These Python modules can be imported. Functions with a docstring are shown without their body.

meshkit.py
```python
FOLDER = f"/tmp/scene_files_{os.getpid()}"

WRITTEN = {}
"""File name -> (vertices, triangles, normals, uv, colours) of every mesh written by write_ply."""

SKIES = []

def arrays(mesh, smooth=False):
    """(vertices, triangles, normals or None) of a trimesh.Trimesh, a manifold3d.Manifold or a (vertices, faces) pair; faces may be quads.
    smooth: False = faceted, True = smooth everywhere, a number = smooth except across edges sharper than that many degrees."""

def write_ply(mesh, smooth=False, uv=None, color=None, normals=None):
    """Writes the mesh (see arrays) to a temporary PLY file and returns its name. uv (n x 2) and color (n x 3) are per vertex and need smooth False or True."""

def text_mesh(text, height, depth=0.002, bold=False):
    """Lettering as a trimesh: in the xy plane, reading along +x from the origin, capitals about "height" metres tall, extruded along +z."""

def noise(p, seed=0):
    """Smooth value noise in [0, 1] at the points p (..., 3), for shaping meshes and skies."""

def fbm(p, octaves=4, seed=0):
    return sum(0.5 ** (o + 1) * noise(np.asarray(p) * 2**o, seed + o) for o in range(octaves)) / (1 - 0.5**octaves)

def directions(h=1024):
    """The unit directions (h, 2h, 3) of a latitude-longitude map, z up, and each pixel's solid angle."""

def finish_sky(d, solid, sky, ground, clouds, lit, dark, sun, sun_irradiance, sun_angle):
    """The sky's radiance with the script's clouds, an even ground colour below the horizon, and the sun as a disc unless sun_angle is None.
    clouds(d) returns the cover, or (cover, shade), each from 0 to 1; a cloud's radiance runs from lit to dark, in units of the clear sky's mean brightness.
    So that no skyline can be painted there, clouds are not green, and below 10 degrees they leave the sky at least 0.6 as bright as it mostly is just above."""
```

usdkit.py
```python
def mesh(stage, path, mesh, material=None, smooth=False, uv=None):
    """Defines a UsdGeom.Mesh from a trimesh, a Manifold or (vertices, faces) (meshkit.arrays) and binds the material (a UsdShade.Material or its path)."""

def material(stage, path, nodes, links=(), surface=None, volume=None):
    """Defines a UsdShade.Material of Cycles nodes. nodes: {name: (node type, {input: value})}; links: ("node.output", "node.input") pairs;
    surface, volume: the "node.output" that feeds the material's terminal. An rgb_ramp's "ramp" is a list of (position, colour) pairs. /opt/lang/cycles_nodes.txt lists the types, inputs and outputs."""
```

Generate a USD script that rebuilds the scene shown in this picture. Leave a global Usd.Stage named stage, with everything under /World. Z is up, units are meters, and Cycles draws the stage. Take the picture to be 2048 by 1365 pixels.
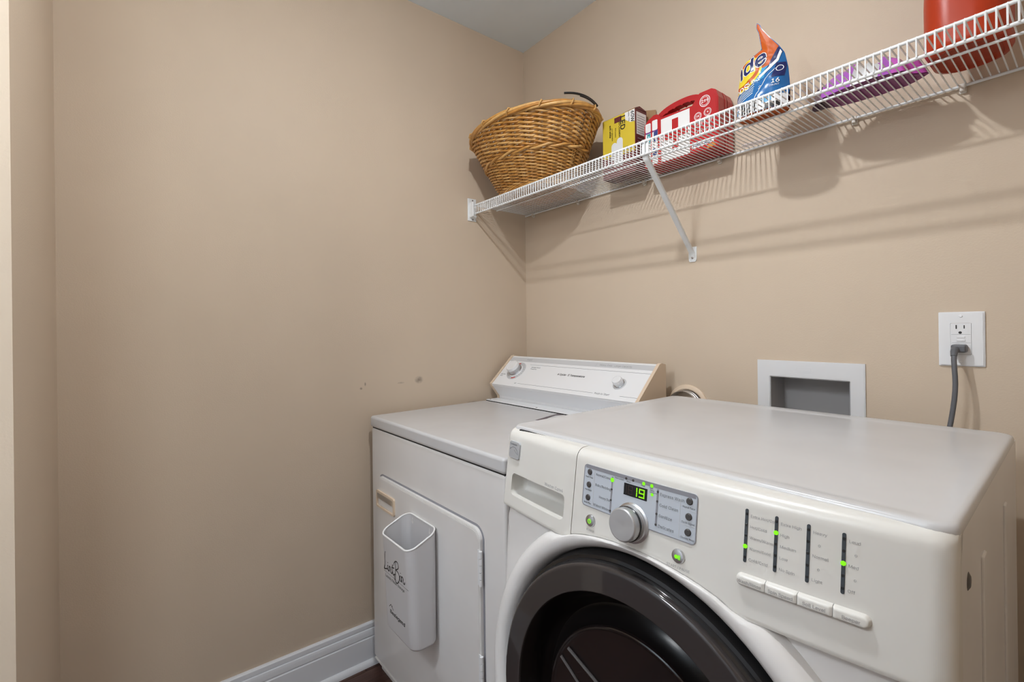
import math, random
import numpy as np, trimesh, usdkit, meshkit
import manifold3d as m3
from shapely.geometry import Polygon, Point, LineString, box as sbox
from shapely.ops import unary_union
from shapely import affinity
from pxr import Usd, UsdGeom, UsdLux, UsdShade, Gf, Sdf, Vt

stage = Usd.Stage.CreateInMemory()
UsdGeom.SetStageUpAxis(stage, 'Z'); UsdGeom.SetStageMetersPerUnit(stage, 1.0)
UsdGeom.Xform.Define(stage, '/World'); UsdGeom.Scope.Define(stage, '/World/Looks')
rnd = random.Random(7); nrg = np.random.default_rng(7)

# ---------------------------------------------------------------- camera, sky, exposure
F_PX, YAW, PITCH, ROLL = 943.72, 0.902335, 0.000964, -0.012111
CAM = np.array([1.64388, -1.39238, 1.18492]); PX, PY = -3.42, -27.1
def cam_axes():
    f = np.array([-math.sin(YAW)*math.cos(PITCH), math.cos(YAW)*math.cos(PITCH), math.sin(PITCH)])
    r = np.cross(f, [0, 0, 1]); r /= np.linalg.norm(r); u = np.cross(r, f)
    c, s = math.cos(ROLL), math.sin(ROLL)
    return c*r+s*u, -s*r+c*u, f
cr, cu, cf = cam_axes()
cam = UsdGeom.Camera.Define(stage, '/World/camera')
M = Gf.Matrix4d(*cr, 0, *cu, 0, *(-cf), 0, *CAM, 1)
cam.AddTransformOp().Set(M)
FL = F_PX*36/2048
cam.CreateFocalLengthAttr(FL); cam.CreateHorizontalApertureAttr(36.0); cam.CreateVerticalApertureAttr(36.0*1365/2048)
cam.CreateHorizontalApertureOffsetAttr(-PX*36/2048); cam.CreateVerticalApertureOffsetAttr(PY*36/2048)
cam.CreateClippingRangeAttr(Gf.Vec2f(0.02, 100)); cam.CreateExposureAttr(0.0)
LAMP = (1.02, -0.96, 2.26); LAMP_W = 42.0; HALL_FILL_W = 40.0
# added fill light for the left wall, set in a made-up passage window
fill_rect = UsdLux.RectLight.Define(stage, '/World/added_fill_light'); FILL_WIN = (-2.85, -1.80, .75, 2.10)
fill_rect.CreateWidthAttr(FILL_WIN[1]-FILL_WIN[0]); fill_rect.CreateHeightAttr(FILL_WIN[3]-FILL_WIN[2]); fill_rect.CreateIntensityAttr(6.0); fill_rect.CreateColorAttr(Gf.Vec3f(.90, .965, 1.0))
fill_rect.AddTranslateOp().Set(Gf.Vec3d(3.46, (FILL_WIN[0]+FILL_WIN[1])/2, (FILL_WIN[2]+FILL_WIN[3])/2)); fill_rect.AddRotateYOp().Set(90.0); fill_rect.AddRotateZOp().Set(90.0)

# ---------------------------------------------------------------- helpers
used = {}
def numbered(parent, name):
    k = (parent, name); n = used.get(k, -1)+1; used[k] = n
    return name if n == 0 else f'{name}_{n:03d}'
def props(p, **kw):
    for k, v in kw.items():
        if v: p.SetCustomDataByKey(k, v)
def thing(name, label, cat, loc=(0, 0, 0), yaw=0., group=None, rx=0., ry=0.):
    x = UsdGeom.Xform.Define(stage, '/World/'+numbered('/World', name)); x.AddTranslateOp().Set(Gf.Vec3d(*loc))
    x.AddRotateZOp().Set(float(yaw))
    p = x.GetPrim(); props(p, label=label, category=cat, group=group); return p
def part(parent, name, mesh, mat, smooth=30, label=None, kind=None):
    base = str(parent.GetPath()) if parent is not None else '/World'
    if isinstance(mesh, trimesh.Trimesh):
        u, inv = np.unique(mesh.faces, return_inverse=True)
        mesh = trimesh.Trimesh(np.asarray(mesh.vertices)[u], inv.reshape(-1, 3), process=False)
    g = usdkit.mesh(stage, base+'/'+numbered(base, name), mesh, mat, smooth=smooth).GetPrim()
    props(g, label=label, kind=kind); return g
def solo(name, mesh, mat, label, cat, smooth=30, group=None, kind=None):
    g = part(None, name, mesh, mat, smooth); props(g, label=label, category=cat, group=group, kind=kind); return g
def struct(name, mesh, mat, smooth=30):
    g = usdkit.mesh(stage, '/World/'+name, mesh, mat, smooth=smooth).GetPrim(); props(g, kind='structure'); return g
def cat(*ms): return trimesh.util.concatenate([m for m in ms])
def bx(x0, x1, y0, y1, z0, z1):
    m = trimesh.creation.box([x1-x0, y1-y0, z1-z0]); m.apply_translation([(x0+x1)/2, (y0+y1)/2, (z0+z1)/2]); return m
def rbox(x0, x1, y0, y1, z0, z1, r=.005, n=1):
    s = trimesh.creation.icosphere(n, r).vertices
    c = np.array([[a, b, d] for a in (x0+r, x1-r) for b in (y0+r, y1-r) for d in (z0+r, z1-r)])
    return trimesh.convex.convex_hull((c[:, None]+s[None]).reshape(-1, 3))
def rpoly(x0, x1, y0, y1, r, seg=6):
    return sbox(x0+r, y0+r, x1-r, y1-r).buffer(r, quad_segs=seg) if r > 0 else sbox(x0, y0, x1, y1)
def ext(poly, h):
    gs = getattr(poly, 'geoms', [poly])
    return cat(*[trimesh.creation.extrude_polygon(g, h, engine='earcut') for g in gs if g.area > 1e-12])
XZ = np.array([[1, 0, 0, 0], [0, 0, -1, 0], [0, 1, 0, 0], [0, 0, 0, 1.]])       # (x, z, height) -> faces -y
YZ = np.array([[0, 0, 1, 0], [1, 0, 0, 0], [0, 1, 0, 0], [0, 0, 0, 1.]])        # (y, z, height) -> along +x
def ext_xz(poly, y_front, y_back):
    m = ext(poly, y_back-y_front); m.apply_transform(XZ); m.apply_translation([0, y_back, 0]); return m
def ext_yz(pts, x0, x1):
    m = ext(Polygon(pts), x1-x0); m.apply_transform(YZ); m.apply_translation([x0, 0, 0]); return m
def ext_xy(poly, z0, z1):
    m = ext(poly, z1-z0); m.apply_translation([0, 0, z0]); return m
def tube(pts, r, sides=6, closed=False, cap=True):
    p = np.asarray(pts, float); n = len(p)
    if closed: t = np.roll(p, -1, 0)-np.roll(p, 1, 0)
    else: t = np.gradient(p, axis=0)
    t /= np.linalg.norm(t, axis=1, keepdims=True)+1e-12
    a0 = np.cross(t[0], [0, 0, 1.]) if abs(t[0][2]) < .9 else np.cross(t[0], [1., 0, 0])
    a0 /= np.linalg.norm(a0); A = [a0]
    for i in range(1, n):
        a = A[-1]-t[i]*np.dot(A[-1], t[i]); A.append(a/np.linalg.norm(a))
    A = np.array(A); B = np.cross(t, A)
    rr = np.broadcast_to(r, (n,))[:, None, None]
    ang = np.arange(sides)*2*np.pi/sides
    v = (p[:, None]+rr*(np.cos(ang)[None, :, None]*A[:, None]+np.sin(ang)[None, :, None]*B[:, None])).reshape(-1, 3)
    f = []
    for i in range(n if closed else n-1):
        k = (i+1) % n
        for j in range(sides):
            q = (j+1) % sides
            f += [[i*sides+j, i*sides+q, k*sides+q], [i*sides+j, k*sides+q, k*sides+j]]
    if cap and not closed:
        v = np.vstack([v, p[0], p[-1]]); c0, c1 = len(v)-2, len(v)-1
        for j in range(sides):
            q = (j+1) % sides
            f += [[c0, q, j], [c1, (n-1)*sides+j, (n-1)*sides+q]]
    return trimesh.Trimesh(v, np.array(f), process=False)
def lathe(prof, n=48, axis='z', origin=(0, 0, 0)):
    """prof: (r, h) outline. axis z: h up; axis y: h runs towards -y."""
    prof = np.asarray(prof, float); ang = np.arange(n)*2*np.pi/n
    v = np.stack([prof[:, 0][:, None]*np.cos(ang), prof[:, 0][:, None]*np.sin(ang), np.broadcast_to(prof[:, 1][:, None], (len(prof), n))], -1).reshape(-1, 3)
    f = []
    for i in range(len(prof)-1):
        for j in range(n):
            q = (j+1) % n
            f += [[i*n+j, i*n+q, (i+1)*n+q], [i*n+j, (i+1)*n+q, (i+1)*n+j]]
    m = trimesh.Trimesh(v, np.array(f), process=False)
    if axis == 'y': m.apply_transform(XZ)
    m.apply_translation(origin); return m
def loft(sections, caps=True):
    S = np.asarray(sections, float); a, b = S.shape[:2]
    v = S.reshape(-1, 3); f = []
    for i in range(a-1):
        for j in range(b):
            q = (j+1) % b
            f += [[i*b+j, i*b+q, (i+1)*b+q], [i*b+j, (i+1)*b+q, (i+1)*b+j]]
    if caps:
        v = np.vstack([v, S[0].mean(0), S[-1].mean(0)]); c0, c1 = len(v)-2, len(v)-1
        for j in range(b):
            q = (j+1) % b
            f += [[c0, q, j], [c1, (a-1)*b+j, (a-1)*b+q]]
    m = trimesh.Trimesh(v, np.array(f), process=False)
    if m.volume < 0: m.invert()
    return m
def man(m):
    m = trimesh.Trimesh(m.vertices, m.faces, process=True); m.merge_vertices()
    if m.volume < 0: m.invert()
    return m3.Manifold(m3.Mesh(np.asarray(m.vertices, np.float32), np.asarray(m.faces, np.uint32)))
def tri(M_):
    q = M_.to_mesh(); return trimesh.Trimesh(q.vert_properties[:, :3], q.tri_verts, process=False)
def wrap(m, Y, maxe=None, lift=0.0):
    """A flat print (x, z, height) laid on the surface y = Y(x, z), raised towards -y."""
    if maxe:
        v, f = trimesh.remesh.subdivide_to_size(m.vertices, m.faces, maxe); m = trimesh.Trimesh(v, f, process=False)
    v = np.asarray(m.vertices); y = Y(v[:, 0], v[:, 1])-v[:, 2]-lift
    return trimesh.Trimesh(np.stack([v[:, 0], y, v[:, 1]], 1), m.faces, process=False)
def text(s, x, z, h, depth=.0003, anchor='l', bold=False, sx=1., rot=0., shear=0.):
    m = meshkit.text_mesh(s, h, depth, bold); v = np.array(m.vertices)
    v[:, 0] *= sx
    w = v[:, 0].max()
    if anchor == 'c': v[:, 0] -= w/2
    if anchor == 'r': v[:, 0] -= w
    v[:, 0] += shear*v[:, 1]
    c, q = math.cos(rot), math.sin(rot); v[:, :2] = v[:, :2] @ np.array([[c, q], [-q, c]])
    v[:, 0] += x; v[:, 1] += z
    return trimesh.Trimesh(v, m.faces, process=False)
def flat(y): return lambda x, z: np.full(np.shape(x), y, float)

# ---------------------------------------------------------------- materials
def plain(name, col, rough=.5, spec=.5, **kw):
    return usdkit.material(stage, '/World/Looks/'+name, {'p': ('principled_bsdf', dict(base_color=col, roughness=rough, specular_ior_level=spec, **kw))}, [], surface='p.BSDF')
def bumpy(name, col, col2, scale, rough=.5, bump=.0, bscale=200., spec=.5, **kw):
    nodes = {'g': ('geometry', {}), 'n': ('noise_texture', dict(scale=scale, detail=4.)), 'r': ('rgb_ramp', dict(ramp=[(.3, col), (.7, col2)])),
             'p': ('principled_bsdf', dict(roughness=rough, specular_ior_level=spec, **kw))}
    links = [('g.position', 'n.vector'), ('n.fac', 'r.fac'), ('r.color', 'p.base_color')]
    if bump:
        nodes['bn'] = ('noise_texture', dict(scale=bscale, detail=3.)); nodes['b'] = ('bump', dict(strength=bump, distance=.002))
        links += [('g.position', 'bn.vector'), ('bn.fac', 'b.height'), ('b.normal', 'p.normal')]
    return usdkit.material(stage, '/World/Looks/'+name, nodes, links, surface='p.BSDF')
WALLC = (.63, .52, .405)
def wall_mat(name, marks):
    """Painted drywall: orange peel, faint roller mottling, and the scuffs that the wall carries."""
    c2 = tuple(x*.965 for x in WALLC)
    nodes = {'g': ('geometry', {}), 'n': ('noise_texture', dict(scale=3.0, detail=3.)), 'r': ('rgb_ramp', dict(ramp=[(.35, WALLC), (.65, c2)])),
             'bn': ('noise_texture', dict(scale=260., detail=2.)), 'b': ('bump', dict(strength=.16, distance=.0015)),
             'p': ('principled_bsdf', dict(roughness=.55, specular_ior_level=.25)), 'dn': ('noise_texture', dict(scale=90., detail=3.))}
    links = [('g.position', 'n.vector'), ('n.fac', 'r.fac'), ('g.position', 'bn.vector'), ('bn.fac', 'b.height'), ('b.normal', 'p.normal'), ('g.position', 'dn.vector')]
    col = 'r.color'
    for i, (c, sc, dark) in enumerate(marks):
        nodes[f'm{i}'] = ('mapping', dict(mapping_type='point', location=tuple(-a*b for a, b in zip(c, sc)), scale=sc))
        nodes[f'l{i}'] = ('vector_math', dict(math_type='length'))
        nodes[f'a{i}'] = ('math', dict(math_type='multiply_add', value2=-1.0, value3=1.0))
        nodes[f'q{i}'] = ('math', dict(math_type='multiply', use_clamp=True))
        nodes[f'k{i}'] = ('math', dict(math_type='multiply', use_clamp=True, value2=dark*2.))
        nodes[f'x{i}'] = ('mix_color', dict(blend_type='mix', b=(.2, .16, .13)))
        links += [('g.position', f'm{i}.vector'), (f'm{i}.vector', f'l{i}.vector1'), (f'l{i}.value', f'a{i}.value1'), (f'a{i}.value', f'q{i}.value1'),
                  ('dn.fac', f'q{i}.value2'), (f'q{i}.value', f'k{i}.value1'), (f'k{i}.value', f'x{i}.fac'), (col, f'x{i}.a')]
        col = f'x{i}.result'
    links.append((col, 'p.base_color'))
    return usdkit.material(stage, '/World/Looks/'+name, nodes, links, surface='p.BSDF')
M_WALL = wall_mat('wall_paint', [])
M_WALL_L = wall_mat('wall_paint_left', [((0, -.5447, .9897), (9, 48, 62), .9), ((0, -.62, .984), (9, 60, 220), .5), ((0, -.772, .976), (9, 160, 180), 1.), ((0, -.757, .990), (9, 250, 110), 1.), ((0, -.30, .875), (9, 28, 120), .6)])
M_HALL = bumpy('hall_paint', (.72, .73, .76), (.69, .70, .73), 4., .6, .1, 200., .25)
M_CEIL = bumpy('ceiling_paint', (.80, .90, .98), (.77, .87, .95), 4., .8, .15, 150., .2)
M_TRIM = plain('trim_paint', (.78, .80, .84), .35)
def wood(name, c1, c2, seed):
    return usdkit.material(stage, '/World/Looks/'+name, {
        'g': ('geometry', {}), 'm': ('mapping', dict(mapping_type='point', scale=(38., 2.2, 10.), location=(seed, seed*1.7, 0))), 'n': ('noise_texture', dict(scale=3., detail=6., roughness=.65, distortion=.6)),
        'r': ('rgb_ramp', dict(ramp=[(.3, c1), (.7, c2)])), 'b': ('bump', dict(strength=.2, distance=.001)), 'p': ('principled_bsdf', dict(roughness=.32))},
        [('g.position', 'm.vector'), ('m.vector', 'n.vector'), ('n.fac', 'r.fac'), ('r.color', 'p.base_color'), ('n.fac', 'b.height'), ('b.normal', 'p.normal')], surface='p.BSDF')
M_WOOD = [wood('floor_wood', (.045, .018, .012), (.11, .05, .035), 0.), wood('floor_wood_light', (.06, .026, .018), (.14, .065, .045), 3.1), wood('floor_wood_dark', (.035, .014, .01), (.085, .038, .027), 7.7)]
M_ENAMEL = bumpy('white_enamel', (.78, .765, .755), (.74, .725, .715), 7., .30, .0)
M_TOP_DIM = bumpy('enamel_top_darkened', (.60, .60, .61), (.565, .565, .575), 9., .26, .0)  # same white enamel, colour darkened to offset the lamp light on the tops
M_CREAM = bumpy('cream_plastic', (.74, .725, .69), (.70, .685, .645), 6., .3)
M_BEIGE = plain('beige_plastic', (.72, .58, .44), .4)
M_CONSOLE = plain('console_white', (.82, .83, .85), .35)
M_STRIPE = plain('console_stripe', (.58, .59, .61), .4)
M_WIRE = plain('white_vinyl', (.82, .85, .87), .3)
M_CLIP = plain('clip_plastic', (.70, .66, .60), .35)
M_INK = plain('black_ink', (.012, .012, .013), .5)
M_GREYINK = plain('grey_ink', (.22, .23, .25), .5)
M_PALEINK = plain('pale_grey_ink', (.42, .41, .41), .5)
M_REDINK = plain('red_ink', (.55, .06, .05), .5)
M_DARK = plain('dark_gap', (.02, .02, .02), .7)
M_GREYP = plain('grey_panel_plastic', (.50, .54, .60), .35)
M_GREYP2 = plain('grey_panel_edge', (.25, .25, .28), .4)
M_CHROME = plain('brushed_metal', (.62, .63, .65), .28, metallic=1.0)
M_KNOB = plain('silver_knob_face', (.50, .50, .51), .38, metallic=.55)
M_STEEL = plain('screw_steel', (.45, .45, .47), .3, metallic=1.0)
M_BLACKG = plain('gloss_black_plastic', (.010, .010, .011), .09, .5)
M_RIMG = plain('smoked_door_plastic', (.040, .035, .035), .05, .6)
M_GLASSD = plain('dark_door_glass', (.014, .010, .010), .06, .45)
M_BEZEL = plain('door_bezel_black', (.006, .005, .005), .22, .22)
M_DARKBTN = plain('dark_button', (.06, .055, .055), .4)
M_SLOT = plain('led_slot', (.045, .055, .065), .3)
M_GREY = plain('grey_bin_plastic', (.60, .59, .60), .45)
M_GREYRIM = plain('bin_rim_plastic', (.80, .80, .80), .4)
M_CORD = plain('grey_cord', (.12, .125, .14), .45)
M_PLATE = plain('white_plate', (.80, .81, .83), .3)
M_BOXIN = plain('outlet_box_grey', (.42, .42, .43), .5)
M_BOXFR = plain('outlet_box_frame', (.72, .73, .75), .45)
def emit(name, col, k):
    return usdkit.material(stage, '/World/Looks/'+name, {'e': ('emission', dict(color=col, strength=k))}, [], surface='e.emission')
M_LED = emit('green_led', (.25, 1.0, .02), 1.1)
M_SEG = emit('green_segment', (.35, 1.0, .02), .9)
M_SEGOFF = plain('unlit_segment', (.035, .018, .014), .4)

# ---------------------------------------------------------------- the room
RX, RY, RZ, T = 1.98, -1.5533, 2.44, .12
# back wall with the hole of the washer outlet box
BOX = (1.0561, 1.2465, .82, 1.042)
wall = sbox(-T, 0, RX+T, RZ).difference(sbox(*[BOX[0], BOX[2], BOX[1], BOX[3]]))
struct('wall_back', ext_xz(wall, 0, T), M_WALL)
struct('wall_left', bx(-T, 0, RY-T, 0, 0, RZ), M_WALL_L)
struct('wall_right', bx(RX, RX+T, RY-T, 0, 0, RZ), M_WALL)
DX0, DX1, DZ = .5325, 1.50, 2.08
fw = sbox(0, 0, RX, RZ).difference(sbox(DX0, -1, DX1, DZ))
struct('wall_front', ext_xz(fw, RY-T, RY), M_WALL)
struct('ceiling', bx(-T, RX+T, -4.0, T, RZ, RZ+.1), M_CEIL)
# the passage outside the doorway
struct('wall_hall', bx(-1.6, 3.4, -3.1, -3.0, 0, RZ), M_HALL)
struct('wall_hall_left', bx(-1.7, -1.6, -3.1, RY-T, 0, RZ), M_HALL)
struct('wall_hall_right', ext_yz([(-3.1, 0), (RY-T, 0), (RY-T, RZ), (-3.1, RZ)], 3.4, 3.5) if 0 else trimesh.util.concatenate([bx(3.4, 3.5, -3.1, FILL_WIN[0], 0, RZ), bx(3.4, 3.5, FILL_WIN[1], RY-T, 0, RZ), bx(3.4, 3.5, FILL_WIN[0], FILL_WIN[1], 0, FILL_WIN[2]), bx(3.4, 3.5, FILL_WIN[0], FILL_WIN[1], FILL_WIN[3], RZ)]), M_HALL)
struct('added_window_1', trimesh.util.concatenate([bx(3.41, 3.45, FILL_WIN[0], FILL_WIN[1], z_-.02, z_+.02) for z_ in (FILL_WIN[2]+.02, (FILL_WIN[2]+FILL_WIN[3])/2, FILL_WIN[3]-.02)]+[bx(3.41, 3.45, y_-.02, y_+.02, FILL_WIN[2], FILL_WIN[3]) for y_ in (FILL_WIN[0]+.02, FILL_WIN[1]-.02)]), M_TRIM)  # window frame made up around the added fill light
struct('wall_hall_near_left', bx(-1.6, -T, RY-T, RY, 0, RZ), M_HALL)
struct('wall_hall_near_right', bx(RX+T, 3.4, RY-T, RY, 0, RZ), M_HALL)
struct('ceiling_hall_left', bx(-1.7, -T, -4.0, RY, RZ, RZ+.1), M_CEIL)
struct('ceiling_hall_right', bx(RX+T, 3.5, -4.0, RY, RZ, RZ+.1), M_CEIL)
fl = UsdGeom.Xform.Define(stage, '/World/floor').GetPrim(); props(fl, kind='structure')
part(fl, 'subfloor', bx(-1.6, 3.4, -3.1, 0, -.06, -.013), M_DARK)
pw = .082; i = 0; x = -1.6
while x < 3.4:
    x1 = min(x+pw, 3.4); inside = x1 > 0 and x < RX
    y0 = -3.0; ytop = -.001 if inside else RY-T
    cuts = sorted({y0, ytop, *[y for y in (-2.3+((i*.37) % .9), -1.25+((i*.53) % .8), -.35+((i*.29) % .3)) if y0 < y < ytop-.1]})
    for a, b in zip(cuts, cuts[1:]):
        part(fl, 'plank', rbox(x+.0004, x1-.0004, a+.0005, b-.0005, -.014, 0, .0012, 0), M_WOOD[(i*7+int(b*10)) % 3])
    x = x1; i += 1
def baseboard(name, a, b, ax):
    prof = [(0, 0), (.0, .143), (.007, .143), (.0105, .139), (.0105, .126), (.0085, .1245), (.0085, .1225), (.0125, .121), (.0145, .113), (.0145, .099), (.0115, .0965), (.0115, .0945), (.0155, .092), (.0155, 0)]
    m = ext(Polygon(prof), b-a)                                     # (out, z, along)
    v = np.array(m.vertices)
    shoe = ext(Polygon([(.0155, 0), (.0155, .019)]+[(.0155+.0145*math.sin(t), .019*math.cos(t)) for t in np.linspace(.2, math.pi/2, 7)]), b-a)
    out = []
    for q in (m, shoe):
        v = np.array(q.vertices)
        p = {'left': np.stack([v[:, 0], a+v[:, 2], v[:, 1]], 1), 'back': np.stack([a+v[:, 2], -v[:, 0], v[:, 1]], 1), 'right': np.stack([RX-v[:, 0], a+v[:, 2], v[:, 1]], 1), 'front': np.stack([a+v[:, 2], RY+v[:, 0], v[:, 1]], 1)}[ax]
        q2 = trimesh.Trimesh(p, q.faces, process=False)
        if q2.volume < 0: q2.invert()
        out.append(q2)
    return out
for k, (nm, a, b) in enumerate((('left', RY, 0), ('back', .031, RX-.031), ('right', RY, 0), ('front', .031, DX0))):
    m, s = baseboard(nm, a, b, nm)
    struct('baseboard_'+nm, m, M_TRIM); struct(f'trim_{k+1}', s, M_TRIM)

# ceiling lamp of the room (above the frame) and an added fill lamp in the passage
def ceiling_lamp(label, x, y, zb, watts, r, col):
    t = thing('ceiling_lamp', label, 'lamp', (x, y, 0))
    part(t, 'canopy', lathe([(0, RZ-.035), (.055, RZ-.03), (.07, RZ-.012), (.07, RZ), (0, RZ)], 32), M_PLATE)
    part(t, 'stem', lathe([(0, zb+.05), (.014, zb+.05), (.014, RZ-.02), (0, RZ-.02)], 20), M_CHROME)
    area = 4*math.pi*r*r
    m = emit('bulb_light' if r < .05 else 'added_fill_hall', col, watts/(math.pi*area))
    fl_ = .72 if r < .05 else 1.
    part(t, 'bulb', lathe([(0 if k == 12 else r*math.cos(k*math.pi/24), zb-fl_*r*math.sin(k*math.pi/24)) for k in range(12, -1, -1)]+([] if r < .05 else [(r*math.cos(a_), zb+r*math.sin(a_)) for a_ in np.linspace(.1, 1.3, 8)]), 28), m, True)
    part(t, 'shade', lathe([(r+.003, zb), (r+.006, zb), (r+.004, zb+.02), (.03, zb+.05), (.014, zb+.055), (.014, zb+.05), (.028, zb+.045), (r+.001, zb+.018), (r+.003, zb)] if r < .05 else [(.06, zb+r*.9), (.06, zb+r*.9+.03), (.014, zb+r*.9+.04)], 32), M_PLATE, 40)  # the laundry bulb's cup is added to keep light off the upper walls
ceiling_lamp('bare bulb ceiling lamp of the laundry room', LAMP[0], LAMP[1], LAMP[2], LAMP_W, .030, (.95, .975, 1.0))
ceiling_lamp('added frosted globe fill lamp in the unseen passage outside the door', .95, -2.35, 2.15, HALL_FILL_W, .15, (.93, .97, 1.0))  # unseen lamp added to send soft fill through the doorway
#@@OBJECTS
# ---------------------------------------------------------------- clothes dryer
ZT, ZL = .8845, .846
d = thing('clothes_dryer', 'white clothes dryer in the corner with sloping rear console and grey bin on its door', 'dryer', (.0443, -.7536, 0), 1.625)
DW, DD = .737, .672
part(d, 'body', rbox(0, DW, 0, DD, .048, ZL-.003, .008, 2), M_ENAMEL, 40)
part(d, 'toe_kick', bx(.018, DW-.018, .02, DD-.02, .0, .06), M_ENAMEL)
part(d, 'lid', rbox(-.002, DW+.002, -.004, .5, ZL, ZT, .009, 2), M_TOP_DIM, 40)
part(d, 'lid_gap', bx(.004, DW-.004, .004, DD-.01, ZL-.006, ZL+.002), M_DARK)
part(d, 'strip_gap_shade', bx(.004, DW-.004, .4995, .504, ZL, ZT+.0006), M_DARK)  # dark slab standing in for the shade inside the gap
part(d, 'rear_strip', rbox(-.002, DW+.002, .503, DD, ZL+.006, ZT+.0035, .003, 1), M_CONSOLE)
for xx in (.02, .30, .60):
    part(d, 'screw', lathe([(0, .002), (.003, .0016), (.004, 0)], 12, origin=(xx, .51, ZT+.0035)), M_STEEL)
# door: a raised pressed panel with rounded corners, standing in a shallow recess
dp = rpoly(.065, .65, .2235, .6935, .028, 8)
part(d, 'door_recess', ext_xz(dp.buffer(.006), -.0008, .0), M_GREYP2)
bev = [ext_xz(dp.buffer(-.003*q), -.009-.0006*k, 0) for k, q in enumerate((0, .5, 1.2, 2.2))]
part(d, 'door', cat(*bev), M_ENAMEL, 25)
ho = rpoly(.069, .199, .592, .6475, .007); hi = rpoly(.075, .193, .598, .6225, .004)
dh = part(d, 'door_handle', ext_xz(ho.difference(hi), -.0165, -.009), M_BEIGE, label='cream recessed plastic door pull')
part(d, 'handle_pocket', ext_xz(hi, -.0105, -.0095), M_BEIGE)
part(d, 'handle_grip', ext_yz([(-.0165, .640), (-.0165, .6225), (-.012, .6215), (-.0105, .642)], .076, .192), M_CREAM)
for za, zb in ((.560, .645), (.305, .390)):
    hs = [lathe([(0, 0), (.0042, 0), (.0042, (zb-za)/5-.0012), (0, (zb-za)/5-.0012)], 12, origin=(.6535, -.011, za+k*(zb-za)/5)) for k in range(5)]
    part(d, 'hinge', cat(bx(.643, .652, -.0118, -.0098, za, zb), *hs), M_PLATE)
part(d, 'kick_panel_edge', rbox(.012, DW-.012, -.003, .02, .044, .05, .002, 0), M_ENAMEL)
# rear console
prof = [(.565, ZT), (.565, .8985), (.5275, .9455), (.5263, .9525), (.6435, 1.0605), (.652, 1.0625), (.672, 1.058), (.672, ZT)]
con = part(d, 'console', ext_yz(prof, .012, DW-.014), M_CONSOLE, 20)
pc = np.array([.5263, .9525]); pt = np.array([.6435, 1.0605]); pl = np.linalg.norm(pt-pc); pu = (pt-pc)/pl; pn = np.array([-pu[1], pu[0]])
pn = pn if pn[0] < 0 else -pn
def on_console(m, lift=0.):
    """Print (x, up the slope, height) laid on the console's sloping face."""
    v = np.asarray(m.vertices); yz = pc+v[:, 1:2]*pu+(v[:, 2:3]+lift)*pn
    return trimesh.Trimesh(np.stack([v[:, 0], yz[:, 0], yz[:, 1]], 1), m.faces, process=False)
def grow(pr, k):
    q = Polygon(pr).buffer(k, join_style=2); c = list(q.exterior.coords)[:-1]
    return [(y, max(z, ZT+.002)) for y, z in c]
for a, b in ((0, .0115), (DW-.0135, DW-.002)):
    part(d, 'console_end_cap', ext_yz(grow(prof, .0035), a, b), M_BEIGE, 20, label='cream plastic end cap of the console')
part(d, 'nose_trim', tube([(.012, .5262, .9525), (DW-.014, .5262, .9525)], .002, 8), M_CONSOLE)
def cprint(poly, h=.0003, lift=0.): return on_console(ext(poly, h), lift)
part(con, 'top_stripe', cprint(sbox(.013, pl-.026, DW-.015, pl-.004)), M_STRIPE)
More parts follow.
